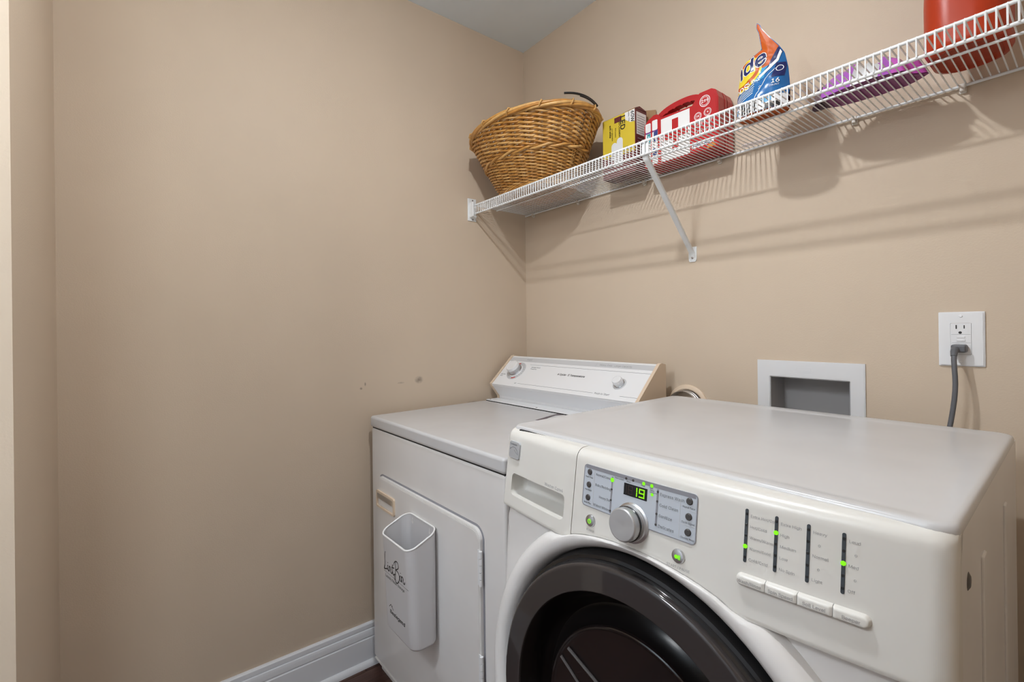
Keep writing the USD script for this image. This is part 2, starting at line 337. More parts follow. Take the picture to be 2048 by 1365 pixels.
part(con, 'printed_line', cat(cprint(sbox(.155, pl-.0405, DW-.015, pl-.0395)), cprint(sbox(.16, .0165, .545, .0175)), cprint(sbox(.655, .0165, DW-.015, .0175)), cprint(sbox(.485, pl-.026, .4855, pl-.008))), M_GREYINK)
for s_, x_, u_, h_, m_, kw in (('Heavy Duty · Large Capacity', .50, pl-.019, .0075, M_GREYINK, {}), ('4 Cycle · 3 Temperature', .335, .079, .0085, M_INK, dict(bold=True)),
                         ('Push to Start', .552, .0135, .0075, M_GREYINK, {}), ('Roper', .115, pl-.017, .0085, M_GREYINK, {}),
                         ('Normal', .022, .118, .0055, M_GREYINK, {}), ('Heavy', .022, .109, .0055, M_GREYINK, {}), ('Delicate', .022, .100, .0055, M_GREYINK, {}), ('Wrinkle Guard', .172, .104, .0055, M_GREYINK, {}), ('Timed Dry', .172, .095, .0055, M_GREYINK, {}),
                         ('Air Only', .022, .055, .0055, M_GREYINK, {}), ('Fluff', .022, .046, .0055, M_GREYINK, {}), ('Off', .14, .014, .0055, M_GREYINK, {})):
    part(con, 'lettering', on_console(text(s_, x_, u_, h_, .0003, **kw)), m_)
ring = Point(.099, .081).buffer(.047, 24).difference(Point(.099, .081).buffer(.032, 24))
part(con, 'dial_ring', cprint(ring, .0004), M_STRIPE)
ticks = unary_union([affinity.rotate(sbox(.0985, .115, .0995, .1245), a, origin=(.099, .081)) for a in range(0, 360, 15)])
part(con, 'dial_ticks', cprint(ticks, .0003, .0004), M_GREYINK)
red = unary_union([affinity.rotate(sbox(.094, .1185, .104, .1235), a, origin=(.099, .081)) for a in (10, 190, 205)]+[sbox(.09, .108, .108, .1088)])
part(con, 'dial_marks', cprint(red, .0003, .0007), M_REDINK)
def knob(cx_, u, r, h, nm, lab):
    def at(prof, mat_, name, par, n=36):
        m = lathe(prof, n); v = np.array(m.vertices); v[:, 0] += cx_; v[:, 1] += u
        return part(par, name, on_console(trimesh.Trimesh(v, m.faces, process=False)), mat_, 35, label=lab if par is d else None)
    k = at([(0, 0), (r*1.12, 0), (r*1.12, .003), (r*1.0, .0035), (r*.98, h*.62), (0, h*.62)], M_CHROME, nm, d)
    at([(0, h*.6), (r*1.02, h*.6), (r*1.02, h*.9), (r*.94, h), (r*.80, h*1.01), (r*.78, h*.985), (0, h*.98)], M_PLATE, 'knob_cap', k)
knob(.093, .083, .027, .032, 'timer_knob', 'large chrome and white timer dial')
knob(.628, .066, .0165, .024, 'start_knob', 'small silver start button')
part(con, 'start_ring', cprint(Point(.628, .066).buffer(.024, 20).difference(Point(.628, .066).buffer(.019, 20)), .0004), M_STRIPE)
# a worn strip of label on the lid
lab = affinity.translate(Polygon([(.4777, .3656), (.5000, .3773), (.4818, .4183), (.4660, .470), (.4790, .4975), (.4490, .4985), (.4568, .4555), (.468, .41)]), -.022, -.006)
part(d, 'torn_label', ext_xy(lab, ZT, ZT+.0004), plain('torn_label', (.13, .10, .115), .5), label='torn dark sticker on the lid')

# ---------------------------------------------------------------- lint bin on the dryer door
bin_ = thing('lint_bin', 'grey plastic lint bin hanging on the dryer door', 'bin', (.0443, -.7536, 0), 1.625)
def bin_loop(z, top, inset=0., front=None):
    yb = -.0125-inset; dep = .079+.0125*top
    p = rpoly(.2885+inset+.006*(1-top)*0, .4635-inset, yb-dep+2*inset, yb, .026-inset*.5, 7)
    return np.array(p.exterior.coords)[:-1]
def rimz(y): return .637+(y+.0125)*.42
zo = [.326, .329, .336]; secs = []
for k, z in enumerate(zo): 
    q = bin_loop(z, 0, (.012, .004, 0)[k]); secs.append(np.c_[q, np.full(len(q), z)])
for t in (.33, .66, 1):
    q = bin_loop(0, t); z = .336+t*(rimz(q[:, 1])-.336); secs.append(np.c_[q, z])
inn = []
for t in (1, .5, 0):
    q = bin_loop(0, t, .0028); z = .332+t*(rimz(q[:, 1])-.332); inn.append(np.c_[q, z])
shell = loft(secs+inn)
part(bin_, 'body', shell, M_GREY, 40)
q = bin_loop(0, 1, .0012); part(bin_, 'rim', tube(np.c_[q, rimz(q[:, 1])], .0026, 8, closed=True), M_GREYRIM, True)
for kx, kz in ((.322, .614), (.420, .614)):
    part(bin_, 'keyhole', ext_xz(Point(kx, kz).buffer(.0042).union(sbox(kx-.0016, kz, kx+.0016, kz+.013)), -.0160, -.0155), M_ENAMEL)
YB = flat(-.0125-.0838)
def ybin(x, z): return -.0125-.079-.0125*np.clip((np.asarray(z)-.336)/.27, 0, 1)
def stroke(pts, w=.0011, n=40):
    from scipy.interpolate import splprep, splev
    p = np.array(pts, float); tck, _ = splprep(p.T, s=0, k=min(3, len(p)-1)); t = np.linspace(0, 1, n)
    return LineString(np.array(splev(t, tck)).T).buffer(w)
L_ = [[(0, 35), (-3, 17), (-7, 2), (-9, -2), (-3, -1), (6, 1)]]
i1 = [[(9, 10), (8, 3), (10, 0), (14, 3)]]; n1 = [[(16, 11), (15, 0)], [(15, 5), (19, 11), (22, 9), (21, 2), (24, 0), (28, 4)]]
t1 = [[(32, 19), (30, 5), (32, 0), (36, 3)], [(27, 13), (37, 15)]]
B_ = [[(46, 30), (43, 10), (41, -6)], [(38, 22), (44, 31), (54, 32), (57, 25), (51, 18), (45, 15), (54, 13), (59, 5), (55, -5), (46, -11), (38, -7), (37, 0), (42, 5)]]
i2 = [[(64, 10), (62, 3), (64, 0), (67, 3)]]; n2 = [[(69, 11), (68, 0)], [(68, 5), (72, 11), (75, 9), (74, 2), (77, 0), (81, 4)]]
sc = .0014
script = unary_union([affinity.scale(stroke(s_, 1.15), sc, sc, origin=(0, 0)) for s_ in L_+i1+n1+t1+B_+i2+n2]+[Point(x_*sc, y_*sc).buffer(.0016) for x_, y_ in ((10, 16), (65, 16))])
script = affinity.translate(script, .3195, .5045)
part(bin_, 'lettering', wrap(ext(script, .0003), ybin), M_INK, label='black script lettering')
part(bin_, 'lettering', wrap(cat(text('Laundry Room Storage', .3125, .481, .0078), ext(sbox(.305, .4955, .451, .4961), .0003)), ybin), M_INK)
roof = LineString([(.328, .400), (.338, .409), (.352, .3985)]).buffer(.0009).union(sbox(.3445, .4045, .3465, .4085))
part(bin_, 'emblem', wrap(cat(ext(roof, .0003), text('Bealegend', .329, .383, .0105, sx=1.25, shear=.2, bold=True)), ybin), M_INK)
# ---------------------------------------------------------------- front-loading washer
w = thing('washing_machine', 'white front-loading washing machine with dark round door and green lit display', 'washing machine', (.8504, -.8052, 0), 1.202)
W = .70; WZ = .978; WBACK = .671
def yface(x, z):
    u = (np.asarray(x, float)-.347)/.347
    return .005+.026*u*u-(.965-np.asarray(z, float))*.143
def zbot(x):
    x = np.asarray(x, float); a = np.clip(1-((x-.35)/.149)**2, 0, None)
    return .8185+.0305*np.sqrt(a)*np.where(np.abs(x-.35) < .149, 1, 0)*.55+.0305*a*.45
def rounding(x, x0, x1, r0, r1):
    o = 0.
    if r0 and x < x0+r0: o = r0-math.sqrt(max(r0*r0-(x0+r0-x)**2, 0))
    if r1 and x > x1-r1: o = max(o, r1-math.sqrt(max(r1*r1-(x-x1+r1)**2, 0)))
    return o
YJ = .0385
def console_piece(x0, x1, r0, r1, n, zb):
    e = lambda r: [r*(1-math.cos(t)) for t in np.linspace(0, math.pi/2, 5)[:-1]] if r else []
    xs = sorted({*[x0+q for q in e(r0)], *[x1-q for q in e(r1)], *np.linspace(x0+r0, x1-r1, n)})
    S = []
    for x in xs:
        o = rounding(x, x0, x1, r0, r1); zb_ = float(zb(x)); sec = [(.06, zb_), (float(yface(x, zb_))+o+.0015, zb_), (float(yface(x, zb_+.003))+o, zb_+.003)]
        for z in np.linspace(zb_+.006, .953, 9): sec.append((float(yface(x, z))+o, z))
        y0 = float(yface(x, .953))+o; R = .0195
        for t in np.linspace(.3, 1.45, 6): sec.append((y0+R*.9*(1-math.cos(t))+.0012*t, .953+(R-.35*min(o, .012))*math.sin(t)))
        zt = sec[-1][1]; sec += [(max(YJ, sec[-1][0]+.002), zt+.0008*(1 if o < .004 else 0)), (.06, zt-.004)]
        S.append([(x, a, b) for a, b in sec])
    return loft(S)
body_front = []
# cabinet: sides, back and front skin with the round door opening
DC = (.350, .545); R_OPEN = .287
def ybody(z): z = np.asarray(z, float); return .004-.040*np.clip((.8185-z)/.55, 0, 1)+.035*np.clip((.30-z)/.30, 0, 1)
fp = sbox(.0, .02, W, .817).difference(Point(*DC).buffer(R_OPEN, 40))
sk = ext(fp, .02); v, f = trimesh.remesh.subdivide_to_size(sk.vertices, sk.faces, .035)
ed = np.minimum(v[:, 0], W-v[:, 0]); rnd_e = np.where(ed < .016, .016-np.sqrt(np.maximum(.016**2-(.016-ed)**2, 0)), 0)
bow = .020*((v[:, 0]-.35)/.35)**2
sk = trimesh.Trimesh(np.stack([v[:, 0], ybody(v[:, 1])+bow+rnd_e+.02-v[:, 2], v[:, 1]], 1), f, process=False)
part(w, 'front_panel', sk, M_ENAMEL, 30)
SP = [(.032, .015), (WBACK-.003, .015), (WBACK-.003, WZ-.012), (.058, WZ-.012), (.058, .8185), (.032, .8175)]
part(w, 'side_panel', ext_yz(SP, 0, .006), M_ENAMEL)
part(w, 'side_panel', ext_yz(SP, W-.006, W), M_ENAMEL)
for ya in (.20, .45):                                                   # long pressed ribs on the right side panel
    part(w, 'side_rib', rbox(W-.002, W+.003, ya, ya+.028, .12, .90, .0024, 1), M_ENAMEL)
part(w, 'side_fastener', lathe([(0, .002), (.006, .002), (.010, 0)], 16).apply_transform(trimesh.transformations.rotation_matrix(math.pi/2, [0, 1, 0])).apply_translation([W, .10, .905]), M_DARKBTN)
part(w, 'rear_panel', bx(.004, W-.004, WBACK-.006, WBACK-.002, .015, WZ-.012), M_ENAMEL)
part(w, 'base', bx(.02, W-.02, .05, WBACK-.02, 0, .02), M_DARK)
# lid: a pressed top with a raised edge all round and a shallow middle
def lid():
    xs = [(0, 0), (.002, .6), (.005, 1)]
    out = [(0, -.012), (0, -.007), (.0015, -.0025), (.005, -.0004), (.010, 0), (.026, -.0002), (.036, -.0022), (.05, -.003)]
    S = []
    for k, (ins, dz) in enumerate(out):
        p = np.array(rpoly(ins, W-ins, YJ+.0008+ins*.75, WBACK-ins, max(.024-ins*.45, .004), 6).exterior.coords)[:-1]
        S.append(np.c_[p, np.full(len(p), WZ+dz)])
    return loft([S[0]*[1, 1, 0]+[0, 0, WZ-.0125]]+S)
part(w, 'lid', lid(), M_TOP_DIM, 40)
part(w, 'lid_seam', bx(.032, .13, YJ-.003, YJ+.004, WZ-.02, WZ-.0052), M_DARK)
# console: detergent drawer on the left, control panel on the right
dm = console_piece(.0, .2172, .012, 0, 9, lambda x: .8185 if x < .19 else .8185+.004*(x-.19)/.027)
cut = rbox(.0316, .196, -.05, .050, .8465, .8875, .009, 2)
cutv = np.array(cut.vertices); cut = trimesh.Trimesh(np.stack([cutv[:, 0], cutv[:, 1], cutv[:, 2]-.10*np.clip(.012-cutv[:, 1], 0, .05)*(cutv[:, 2] < .866)], 1), cut.faces, process=False)
dr_ = part(w, 'detergent_drawer', tri(man(dm)-man(cut)), M_CREAM, 35, label='cream detergent drawer front with long finger recess')
part(w, 'control_panel', console_piece(.2186, W, 0, .02, 29, zbot), M_CREAM, 40, label='cream control panel with display and buttons')
part(w, 'panel_seam', bx(.2168, .2190, .012, .06, .826, .966), M_GREYP2)
# badge
bp = rpoly(.0172, .0535, .9170, .9500, .005, 5)
bd = part(dr_, 'badge', wrap(ext(bp, .0042), yface, .01), plain('badge_silver', (.50, .52, .55), .3, metallic=.3), 30, label='small silver maker badge')
emb = unary_union([LineString([(.0195, .9335), (.0235, .936), (.030, .9395), (.038, .9395), (.0455, .935), (.050, .9285)]).buffer(.0006), LineString([(.036, .934), (.043, .929), (.051, .9265)]).buffer(.0004), Point(.0215, .935).buffer(.0015)])
part(dr_, 'badge_print', wrap(cat(ext(emb, .0003), text('Kenmore', .0198, .943, .0042)), yface, None, .0042), M_GREYINK)
part(dr_, 'lettering', wrap(text('Washer Care4', .139, .8905, .0055), yface), M_PALEINK)
# the silver control plate
pp = rpoly(.2393, .4443, .8855, .9525, .006, 5)
cp = part(w, 'control_plate', wrap(ext(pp, .0009), yface, .012), M_GREYP, 30, label='pale blue-grey control plate')
Yp = lambda x, z: yface(x, z)-.0009
def on_plate(name, poly, mat_, h=.0003, maxe=.012): return part(cp, name, wrap(ext(poly, h), Yp, maxe), mat_)
on_plate('plate_top_strip', sbox(.2425, .9465, .4412, .9518), M_GREYP2)  # darker grey strip along the top of the plate
on_plate('plate_edge', pp.difference(pp.buffer(-.0012)), M_GREYP2, .0004)
on_plate('cycle_slot', sbox(.2987, .8885, .3015, .9445), M_GREYP2)
on_plate('cycle_slot', sbox(.3815, .8935, .3845, .9455), M_GREYP2)
on_plate('divider_line', unary_union([sbox(.2625, .8885, .2630, .945), sbox(.4190, .8885, .4195, .945), sbox(.4195, .929, .4425, .9294), sbox(.4195, .9085, .4425, .9089)]), M_STRIPE)
disp = sbox(.3237, .9238, .3655, .9412)
on_plate('display', disp, M_BLACKG, .0006)
def seg7(ch, x, z, wd, ht, t):
    s = dict(a=sbox(x, z+ht-t, x+wd, z+ht), g=sbox(x, z+ht/2-t/2, x+wd, z+ht/2+t/2), d=sbox(x, z, x+wd, z+t), f=sbox(x, z+ht/2, x+t, z+ht), b=sbox(x+wd-t, z+ht/2, x+wd, z+ht), e=sbox(x, z, x+t, z+ht/2), c=sbox(x+wd-t, z, x+wd, z+ht/2))
    return unary_union([s[k].buffer(-.0002) for k in {'1': 'bc', '9': 'abcdfg', '8': 'abcdefg'}[ch]])
Yd = lambda x, z: yface(x, z)-.0015
part(cp, 'lit_digits', wrap(ext(unary_union([seg7('1', .3415, .9257, .0072, .0135, .0023), seg7('9', .3512, .9257, .0105, .0135, .0023)]), .0003), Yd), M_SEG, label='lit green digits')
part(cp, 'unlit_digits', wrap(ext(unary_union([seg7('1', .3235, .9257, .0060, .0135, .0016), seg7('8', .3315, .9257, .0088, .0135, .0016)]), .0003), Yd), M_SEGOFF)
def dot(par, name, x, z, r, mat_, h=.0012, Yf=None):
    return part(par, name, wrap(lathe([(0, h), (r*.8, h), (r, h*.5), (r, 0)], 16, origin=(x, z, 0)), Yf or Yp), mat_)
dot(cp, 'lit_led', .3001, .9395, .0034, M_LED); dot(cp, 'lit_led', .3585, .9478, .0026, M_LED); dot(cp, 'lit_led', .3725, .9478, .0026, M_LED); dot(cp, 'lit_led', .3738, .9355, .0022, M_LED)
for lx in (.3265, .3395): dot(cp, 'unlit_led', lx, .9481, .002, M_DARKBTN)
for zz in (.925, .9085, .892): dot(cp, 'unlit_led', .3001, zz, .0016, M_DARKBTN)
for zz in (.942, .9285, .911, .896): dot(cp, 'unlit_led', .383, zz, .0016, M_DARKBTN)
for (tx, names) in ((.252, ('Stain Treat', 'Pre Wash', 'Rinse Plus')), (.4325, ('Signal Tone', 'Cycle Signal', 'Custom Prog'))):
    for zz, nm in zip((.9412, .9206, .8999), names):
        dot(cp, 'option_button', tx, zz, .0048, M_DARKBTN, .0022)
        part(cp, 'lettering', wrap(text(nm, tx-.0008, zz-.0098, .0024, anchor='c'), Yp), M_GREYINK)
for nm, xx, zz in (('Normal/Casual', .2655, .9400), ('Bulky/Bedding', .2655, .9235), ('Heavy Duty', .2755, .9065), ('Whitest Whites', .2640, .8918)):
    part(cp, 'lettering', wrap(text(nm, xx, zz-.0015, .0038, sx=.92), Yp), M_GREYINK)
for nm, zz in (('Express Wash', .9375), ('Cold Clean', .9225), ('Sanitize', .9075), ('Delicates', .893)):
    part(cp, 'lettering', wrap(text(nm, .3865, zz, .0042, sx=1.0), Yp), M_GREYINK)
for nm, xx, zz, hh in (('Door Locked', .3045, .9435, .0021), ('Wash', .3275, .9432, .0021), ('Rinse', .3535, .9436, .0021), ('Spin', .3685, .9436, .0021), ('Delay', .3695, .9402, .0021), ('Estimated Time', .3685, .9378, .0015)):
    part(cp, 'lettering', wrap(text(nm, xx, zz, hh), Yp), M_GREYINK)
# cycle knob: axis along the face normal
nf = np.array([0, -1., .143]); nf /= np.linalg.norm(nf)
def face_lathe(prof, x, z, n=36, lift=0.):
    m = lathe(prof, n); e1 = np.array([1., 0, 0]); e2 = np.cross(nf, e1)
    v = np.asarray(m.vertices); o = np.array([x, float(yface(x, z))-lift, z])
    return trimesh.Trimesh(o+v[:, :1]*e1+v[:, 1:2]*e2+v[:, 2:3]*nf, m.faces, process=False)
KX, KZ = .3425, .8860
kn = part(w, 'cycle_knob', face_lathe([(.0265, 0), (.0265, .004), (.0255, .006), (.0235, .0065), (.0232, .010), (.0245, .011), (.0245, .024), (.0232, .0265), (.0215, .0275), (0, .0262)], KX, KZ, 48), M_KNOB, 35, label='big silver rotary cycle knob')
part(kn, 'knob_base', face_lathe([(.0295, 0), (.0295, .002), (.0265, .0035)], KX, KZ, 40), M_CHROME, 35)
part(kn, 'knob_dark_ring', face_lathe([(.0252, .0115), (.0256, .0125), (.0256, .0150), (.0247, .0155)], KX, KZ, 40), M_BLACKG, 35)  # gloss black band round the side of the knob
for bx_, bz_, nm, gx in ((.2615, .8650, 'power_button', 0), (.4205, .8645, 'start_button', 1)):
    b_ = part(w, nm, face_lathe([(.0098, 0), (.0098, .0012), (.0088, .003), (.0060, .0038), (0, .0040)], bx_, bz_, 28), M_CHROME, 35, label='round silver button with green lit symbol')
    yb_ = float(yface(bx_, bz_))-.0043
    g_ = unary_union([Point(bx_, bz_).buffer(.0036).difference(Point(bx_, bz_).buffer(.0027)), sbox(bx_-.0004, bz_-.001, bx_+.0004, bz_+.0035)]) if not gx else unary_union([Point(bx_-.0012, bz_).buffer(.0026), sbox(bx_+.0016, bz_-.003, bx_+.0026, bz_+.003), sbox(bx_+.0035, bz_-.003, bx_+.0045, bz_+.003)])
    part(b_, 'lit_symbol', wrap(ext(g_, .0003), lambda x, z: yface(x, z)-.0041), M_LED)
part(w, 'lettering', wrap(text('POWER', .2615, .8475, .0034, anchor='c'), yface), M_PALEINK)
part(w, 'lettering', wrap(text('START / PAUSE', .4205, .8475, .0034, anchor='c'), yface), M_PALEINK)
# four option columns: slot, five marks, printed values
def puff(poly, step):
    """A grid of points inside an outline, triangulated."""
    from scipy.spatial import Delaunay
    x0, y0, x1, y1 = poly.bounds
    ring_ = [poly.exterior.interpolate(s_).coords[0] for s_ in np.arange(0, poly.length, step)]
    g = [(a_, b_) for a_ in np.arange(x0, x1, step) for b_ in np.arange(y0, y1, step) if poly.contains(Point(a_, b_)) and poly.exterior.distance(Point(a_, b_)) > step*.45]
    P_ = np.array(ring_+g); tr = Delaunay(P_).simplices
    tr = np.array([q for q in tr if poly.buffer(1e-6).contains(Point(*P_[q].mean(0)))])
    a = P_[tr]; flip = np.cross(a[:, 1]-a[:, 0], a[:, 2]-a[:, 0]) < 0; tr[flip] = tr[flip][:, ::-1]
    return P_, tr
def pillow(poly, h, fall, step, Y, edge=None):
    P_, tr = puff(poly, step); ds = np.array([(edge or poly).exterior.distance(Point(*q)) for q in P_])
    if edge: ds = np.minimum(ds, .0011+np.array([poly.exterior.distance(Point(*q)) for q in P_])*1.5)
    return trimesh.Trimesh(np.c_[P_[:, 0], Y(P_[:, 0], P_[:, 1])-h*np.sqrt(1-(1-np.clip(ds/fall, 0, 1))**2), P_[:, 1]], tr, process=False)
cols = ((.5078, ('Extra Hot/Cold', 'Hot/Cold', 'Warm/Warm', 'Warm/Cold', 'Cold/Cold'), 3), (.5420, ('Extra High', 'High', 'Medium', 'Low', 'No Spin'), 1), (.5757, ('Heavy', 'o', 'Normal', 'o', 'Light'), None), (.6097, ('Loud', 'o', 'Med', 'o', 'Off'), 2))
for cx_, vals, lit in cols:
    sl = part(w, 'option_slot', wrap(ext(rpoly(cx_-.0018, cx_+.0018, .8866, .9512, .0017), .0008), yface, .01), M_SLOT)
    for k, vname in enumerate(vals):
        zz = .9452-.0131*k
        if k == lit: dot(sl, 'lit_led', cx_, zz, .0026, M_LED, .0014, lambda x, z: yface(x, z)-.0006)
        else: dot(sl, 'unlit_led', cx_, zz, .0016, M_BLACKG, .0008, lambda x, z: yface(x, z)-.0006)
        part(sl, 'lettering', wrap(text(vname, cx_+(.0042 if vname != 'o' else .0095), zz-.0032, .0033, sx=1.02), yface), M_PALEINK)
# the long bar of four push buttons
xb = [.4992, .5337, .5678, .6023, .6362]
bar = rpoly(.4992, .6362, .8592, .8735, .007, 8)
for k, nm in enumerate(('Wash/Rinse', 'Spin Speed', 'Soil Level', 'Beeper')):
    bpoly = bar.intersection(sbox(xb[k]+(.0002 if k else -1), 0, xb[k+1]-(.0002 if k < 3 else -1), 2))
    m = pillow(bpoly, .0062, .0034, .0016, yface, bar)
    b_ = part(w, 'option_button', m, M_CREAM, True)
    part(b_, 'lettering', wrap(text(nm, (xb[k]+xb[k+1])/2, .8640, .0036, anchor='c'), lambda x, z: yface(x, z)-.0067), M_PALEINK)
# flange round the door, gasket, door
CD = (DC[0], 0, DC[1])
fl_prof = [(.332, -.010), (.330, .010), (.322, .0175), (.312, .0215), (.302, .0205), (.294, .015), (.288, .004), (.285, -.02), (.285, -.045), (.330, -.045)]
m = lathe(fl_prof, 96, 'y', CD); v = np.array(m.vertices)
th = np.arctan2(v[:, 2]-DC[1], v[:, 0]-DC[0])
up_ = np.clip(v[:, 2]-.8185, 0, None)
lim = zbot(v[:, 0])-.0006
v[:, 2] = np.where((v[:, 2] > lim) & (np.hypot(v[:, 0]-DC[0], v[:, 2]-DC[1]) > .28), lim, v[:, 2])
v[:, 1] += ybody(v[:, 2])+.004*0
part(w, 'door_flange', trimesh.Trimesh(v, m.faces, process=False), M_ENAMEL, 40)
part(w, 'door_gasket', lathe([(.287, -.030), (.284, .004), (.281, .016), (.276, .018), (.272, .012), (.268, -.03)], 96, 'y', CD), M_BLACKG, 40)
part(w, 'door_well', lathe([(.288, -.05), (.288, -.055), (0, -.055), (0, -.05)], 64, 'y', CD), M_DARK)
tilt = trimesh.transformations.rotation_matrix(-.05, [1, 0, 0], [0, -.05, DC[1]])
def dlathe(prof, n=96):
    m = lathe(prof, n, 'y', CD); m.apply_transform(tilt); return m
dr2 = part(w, 'door_frame', dlathe([(.262, .0), (.2715, .022), (.2735, .036), (.2732, .0425), (.2722, .0445), (.2700, .0462), (.2668, .0472), (.234, .0480), (.2322, .0472), (.2312, .0455), (.229, .03)]), M_RIMG, 28, label='smoked glossy round door rim')
part(dr2, 'door_band', dlathe([(.2765, .012), (.2780, .024), (.2770, .031), (.2733, .037)]), M_BLACKG, 45)
part(dr2, 'door_bezel', dlathe([(.2312, .044), (.226, .036), (.220, .026), (.214, .010), (.208, .002), (.200, -.006)]), M_BEZEL, 45)
part(dr2, 'door_glass', dlathe([(.1745, .016), (.1740, .0225), (.1725, .0240), (.1700, .0240), (.1685, .0225), (.165, .0205), (.10, .016), (.05, .014), (0, .013)]), M_GLASSD, 30)
part(dr2, 'glass_flank', dlathe([(.2005, -.006), (.195, -.006), (.180, .006), (.1745, .018)]), M_BEZEL, 45)
pd = lambda a, b, r: tube([(a[0]+(b[0]-a[0])*t, -.0195+.006*t, a[1]+(b[1]-a[1])*t) for t in np.linspace(0, 1, 5)], r, 8)
part(dr2, 'drum_paddle', cat(pd((.200, .6145), (.262, .567), .0024), pd((.2172, .637), (.300, .598), .0028)), plain('paddle_grey', (.11, .105, .105), .3), 40, label='grey edges of the drum paddle behind the glass')

# ---------------------------------------------------------------- wire shelf
ZS, ZF, D_ = 1.6935, 1.6584, .2936
sh = thing('wire_shelf', 'white ventilated wire shelf along the back wall above the machines', 'shelf', (0, 0, 0))
XE = RX-.02
rods = [('back_rod', -.0085, ZS-.0045, .0030), ('middle_rod', -.1765, ZS-.0045, .0027), ('front_rod', -D_, ZS+.0005, .0034), ('front_rod', -D_-.0005, ZF, .0034)]
for nm, y, z, r in rods: part(sh, nm, tube([(.012 if nm != 'middle_rod' else .02, y, z), (XE, y, z)], r, 10), M_WIRE, 60)
x = .0215; k = 0
while x < XE-.005:
    part(sh, 'wire', tube([(x, -.0062, ZS), (x, -.28, ZS), (x, -D_-.0008, ZS+.0032), (x, -D_-.0040, ZS-.002), (x, -D_-.0042, ZF)], .00148, 5), M_WIRE, 60)
    x += .01252; k += 1
br = part(sh, 'end_bracket', cat(rbox(.0005, .004, -D_-.020, -D_+.022, 1.632, 1.726, .0017, 1), rbox(.003, .030, -D_-.013, -D_-.006, 1.648, 1.708, .0022, 1), rbox(.003, .024, -D_-.012, -D_+.012, 1.646, 1.653, .0022, 1)), M_WIRE, 40, label='white plastic end bracket on the left wall')
for zz in (1.639, 1.718): part(br, 'screw', lathe([(0, .0016), (.0028, .0012), (.0036, 0)], 12).apply_transform(trimesh.transformations.rotation_matrix(math.pi/2, [0, 1, 0])).apply_translation([.004, -D_+.004, zz]), M_STEEL)
# diagonal brace: flattened channel from the lip to the wall
p0, p1 = np.array([.856, -.288, 1.655]), np.array([.8255, -.012, 1.4235])
def strip(path, wd, th):
    S = []
    for i_, (c, ww, tt) in enumerate(zip(path, wd, th)):
        a = path[min(i_+1, len(path)-1)]-path[max(i_-1, 0)]; a = a/np.linalg.norm(a)
        e1 = np.array([1., 0, 0]); e1 -= a*e1.dot(a); e1 /= np.linalg.norm(e1); e2 = np.cross(a, e1)
        S.append([c+e1*ww*u_+e2*tt*v_ for u_, v_ in ((-1, -.5), (-.8, -1), (.8, -1), (1, -.5), (1, .5), (.8, 1), (-.8, 1), (-1, .5))])
    return loft(S)
pth = [np.array(q) for q in ((.857, -.2895, 1.700), (.856, -.289, 1.668), (.856, -.286, 1.652))]+[p0+(p1-p0)*t for t in (.05, .3, .6, .9, 1)]+[np.array([.8255, -.005, 1.415]), np.array([.8255, -.0025, 1.400])]
part(sh, 'brace', strip(pth, [.0105, .0105, .0095, .0085, .0085, .0085, .0085, .009, .010, .011], [.002, .002, .004, .005, .005, .005, .005, .004, .002, .0015]), M_WIRE, 45, label='diagonal white support brace')
ft = part(sh, 'brace_foot', ext_xz(sbox(.8125, 1.398, .8390, 1.436).union(Point(.82575, 1.398).buffer(.01325)).intersection(sbox(.8, 1.3885, .86, 1.45)), -.0032, -.0002), M_WIRE)
part(ft, 'screw', lathe([(0, .0022), (.0035, .0016), (.0045, 0)], 14, 'y', (.8255, -.0032, 1.402)), M_STEEL)
for cx_ in (.0637, .3343, .650, .9194, 1.2621, 1.4562, 1.75):
    part(sh, 'wall_clip', cat(rbox(cx_-.006, cx_+.006, -.004, -.0003, ZS-.019, ZS+.003, .0015, 1), tube([(cx_-.0055, -.0085, ZS-.0045), (cx_+.0055, -.0085, ZS-.0045)], .0052, 10), rbox(cx_-.0045, cx_+.0045, -.0125, -.0035, ZS-.016, ZS-.009, .0015, 1)), M_CLIP, 40)
DECK = ZS+.0016

# ---------------------------------------------------------------- wicker basket
WICK = [bumpy('willow_%d' % k, c, tuple(q*.72 for q in c), 45., .34, .12, 400., .5, coat_weight=.08) for k, c in enumerate(((.62, .31, .075), (.52, .235, .048), (.70, .40, .135)))]
bk = thing('laundry_basket', 'honey-coloured oval wicker laundry basket in the corner of the wire shelf', 'basket', (0, 0, 0))
B0, B1 = (.268, -.160, .162, .112), (.312, -.228, .281, .192); BZ0, BZ1 = DECK+.0075, 1.912
def ell(t):
    s = t**.92; return [a+(b-a)*s for a, b in zip(B0, B1)]
def bpt(th, t, off=0.):
    cx_, cy_, ax, ay = ell(max(t, 0)); return np.array([cx_+(ax+off)*math.cos(th), cy_+(ay+off)*math.sin(th), BZ0+(BZ1-BZ0)*t])
NS = 28; TH = [2*math.pi*(k+.5)/NS for k in range(NS)]
for th in TH: part(bk, 'stake', tube([bpt(th, t, 0) for t in np.linspace(.02, .985, 9)], .0031, 6), WICK[2], 60)
rows = [(.080+.375*(k/9.), .0030, .030) for k in range(10)]+[(.550+.370*(k/7.), .0042, .046) for k in range(8)]
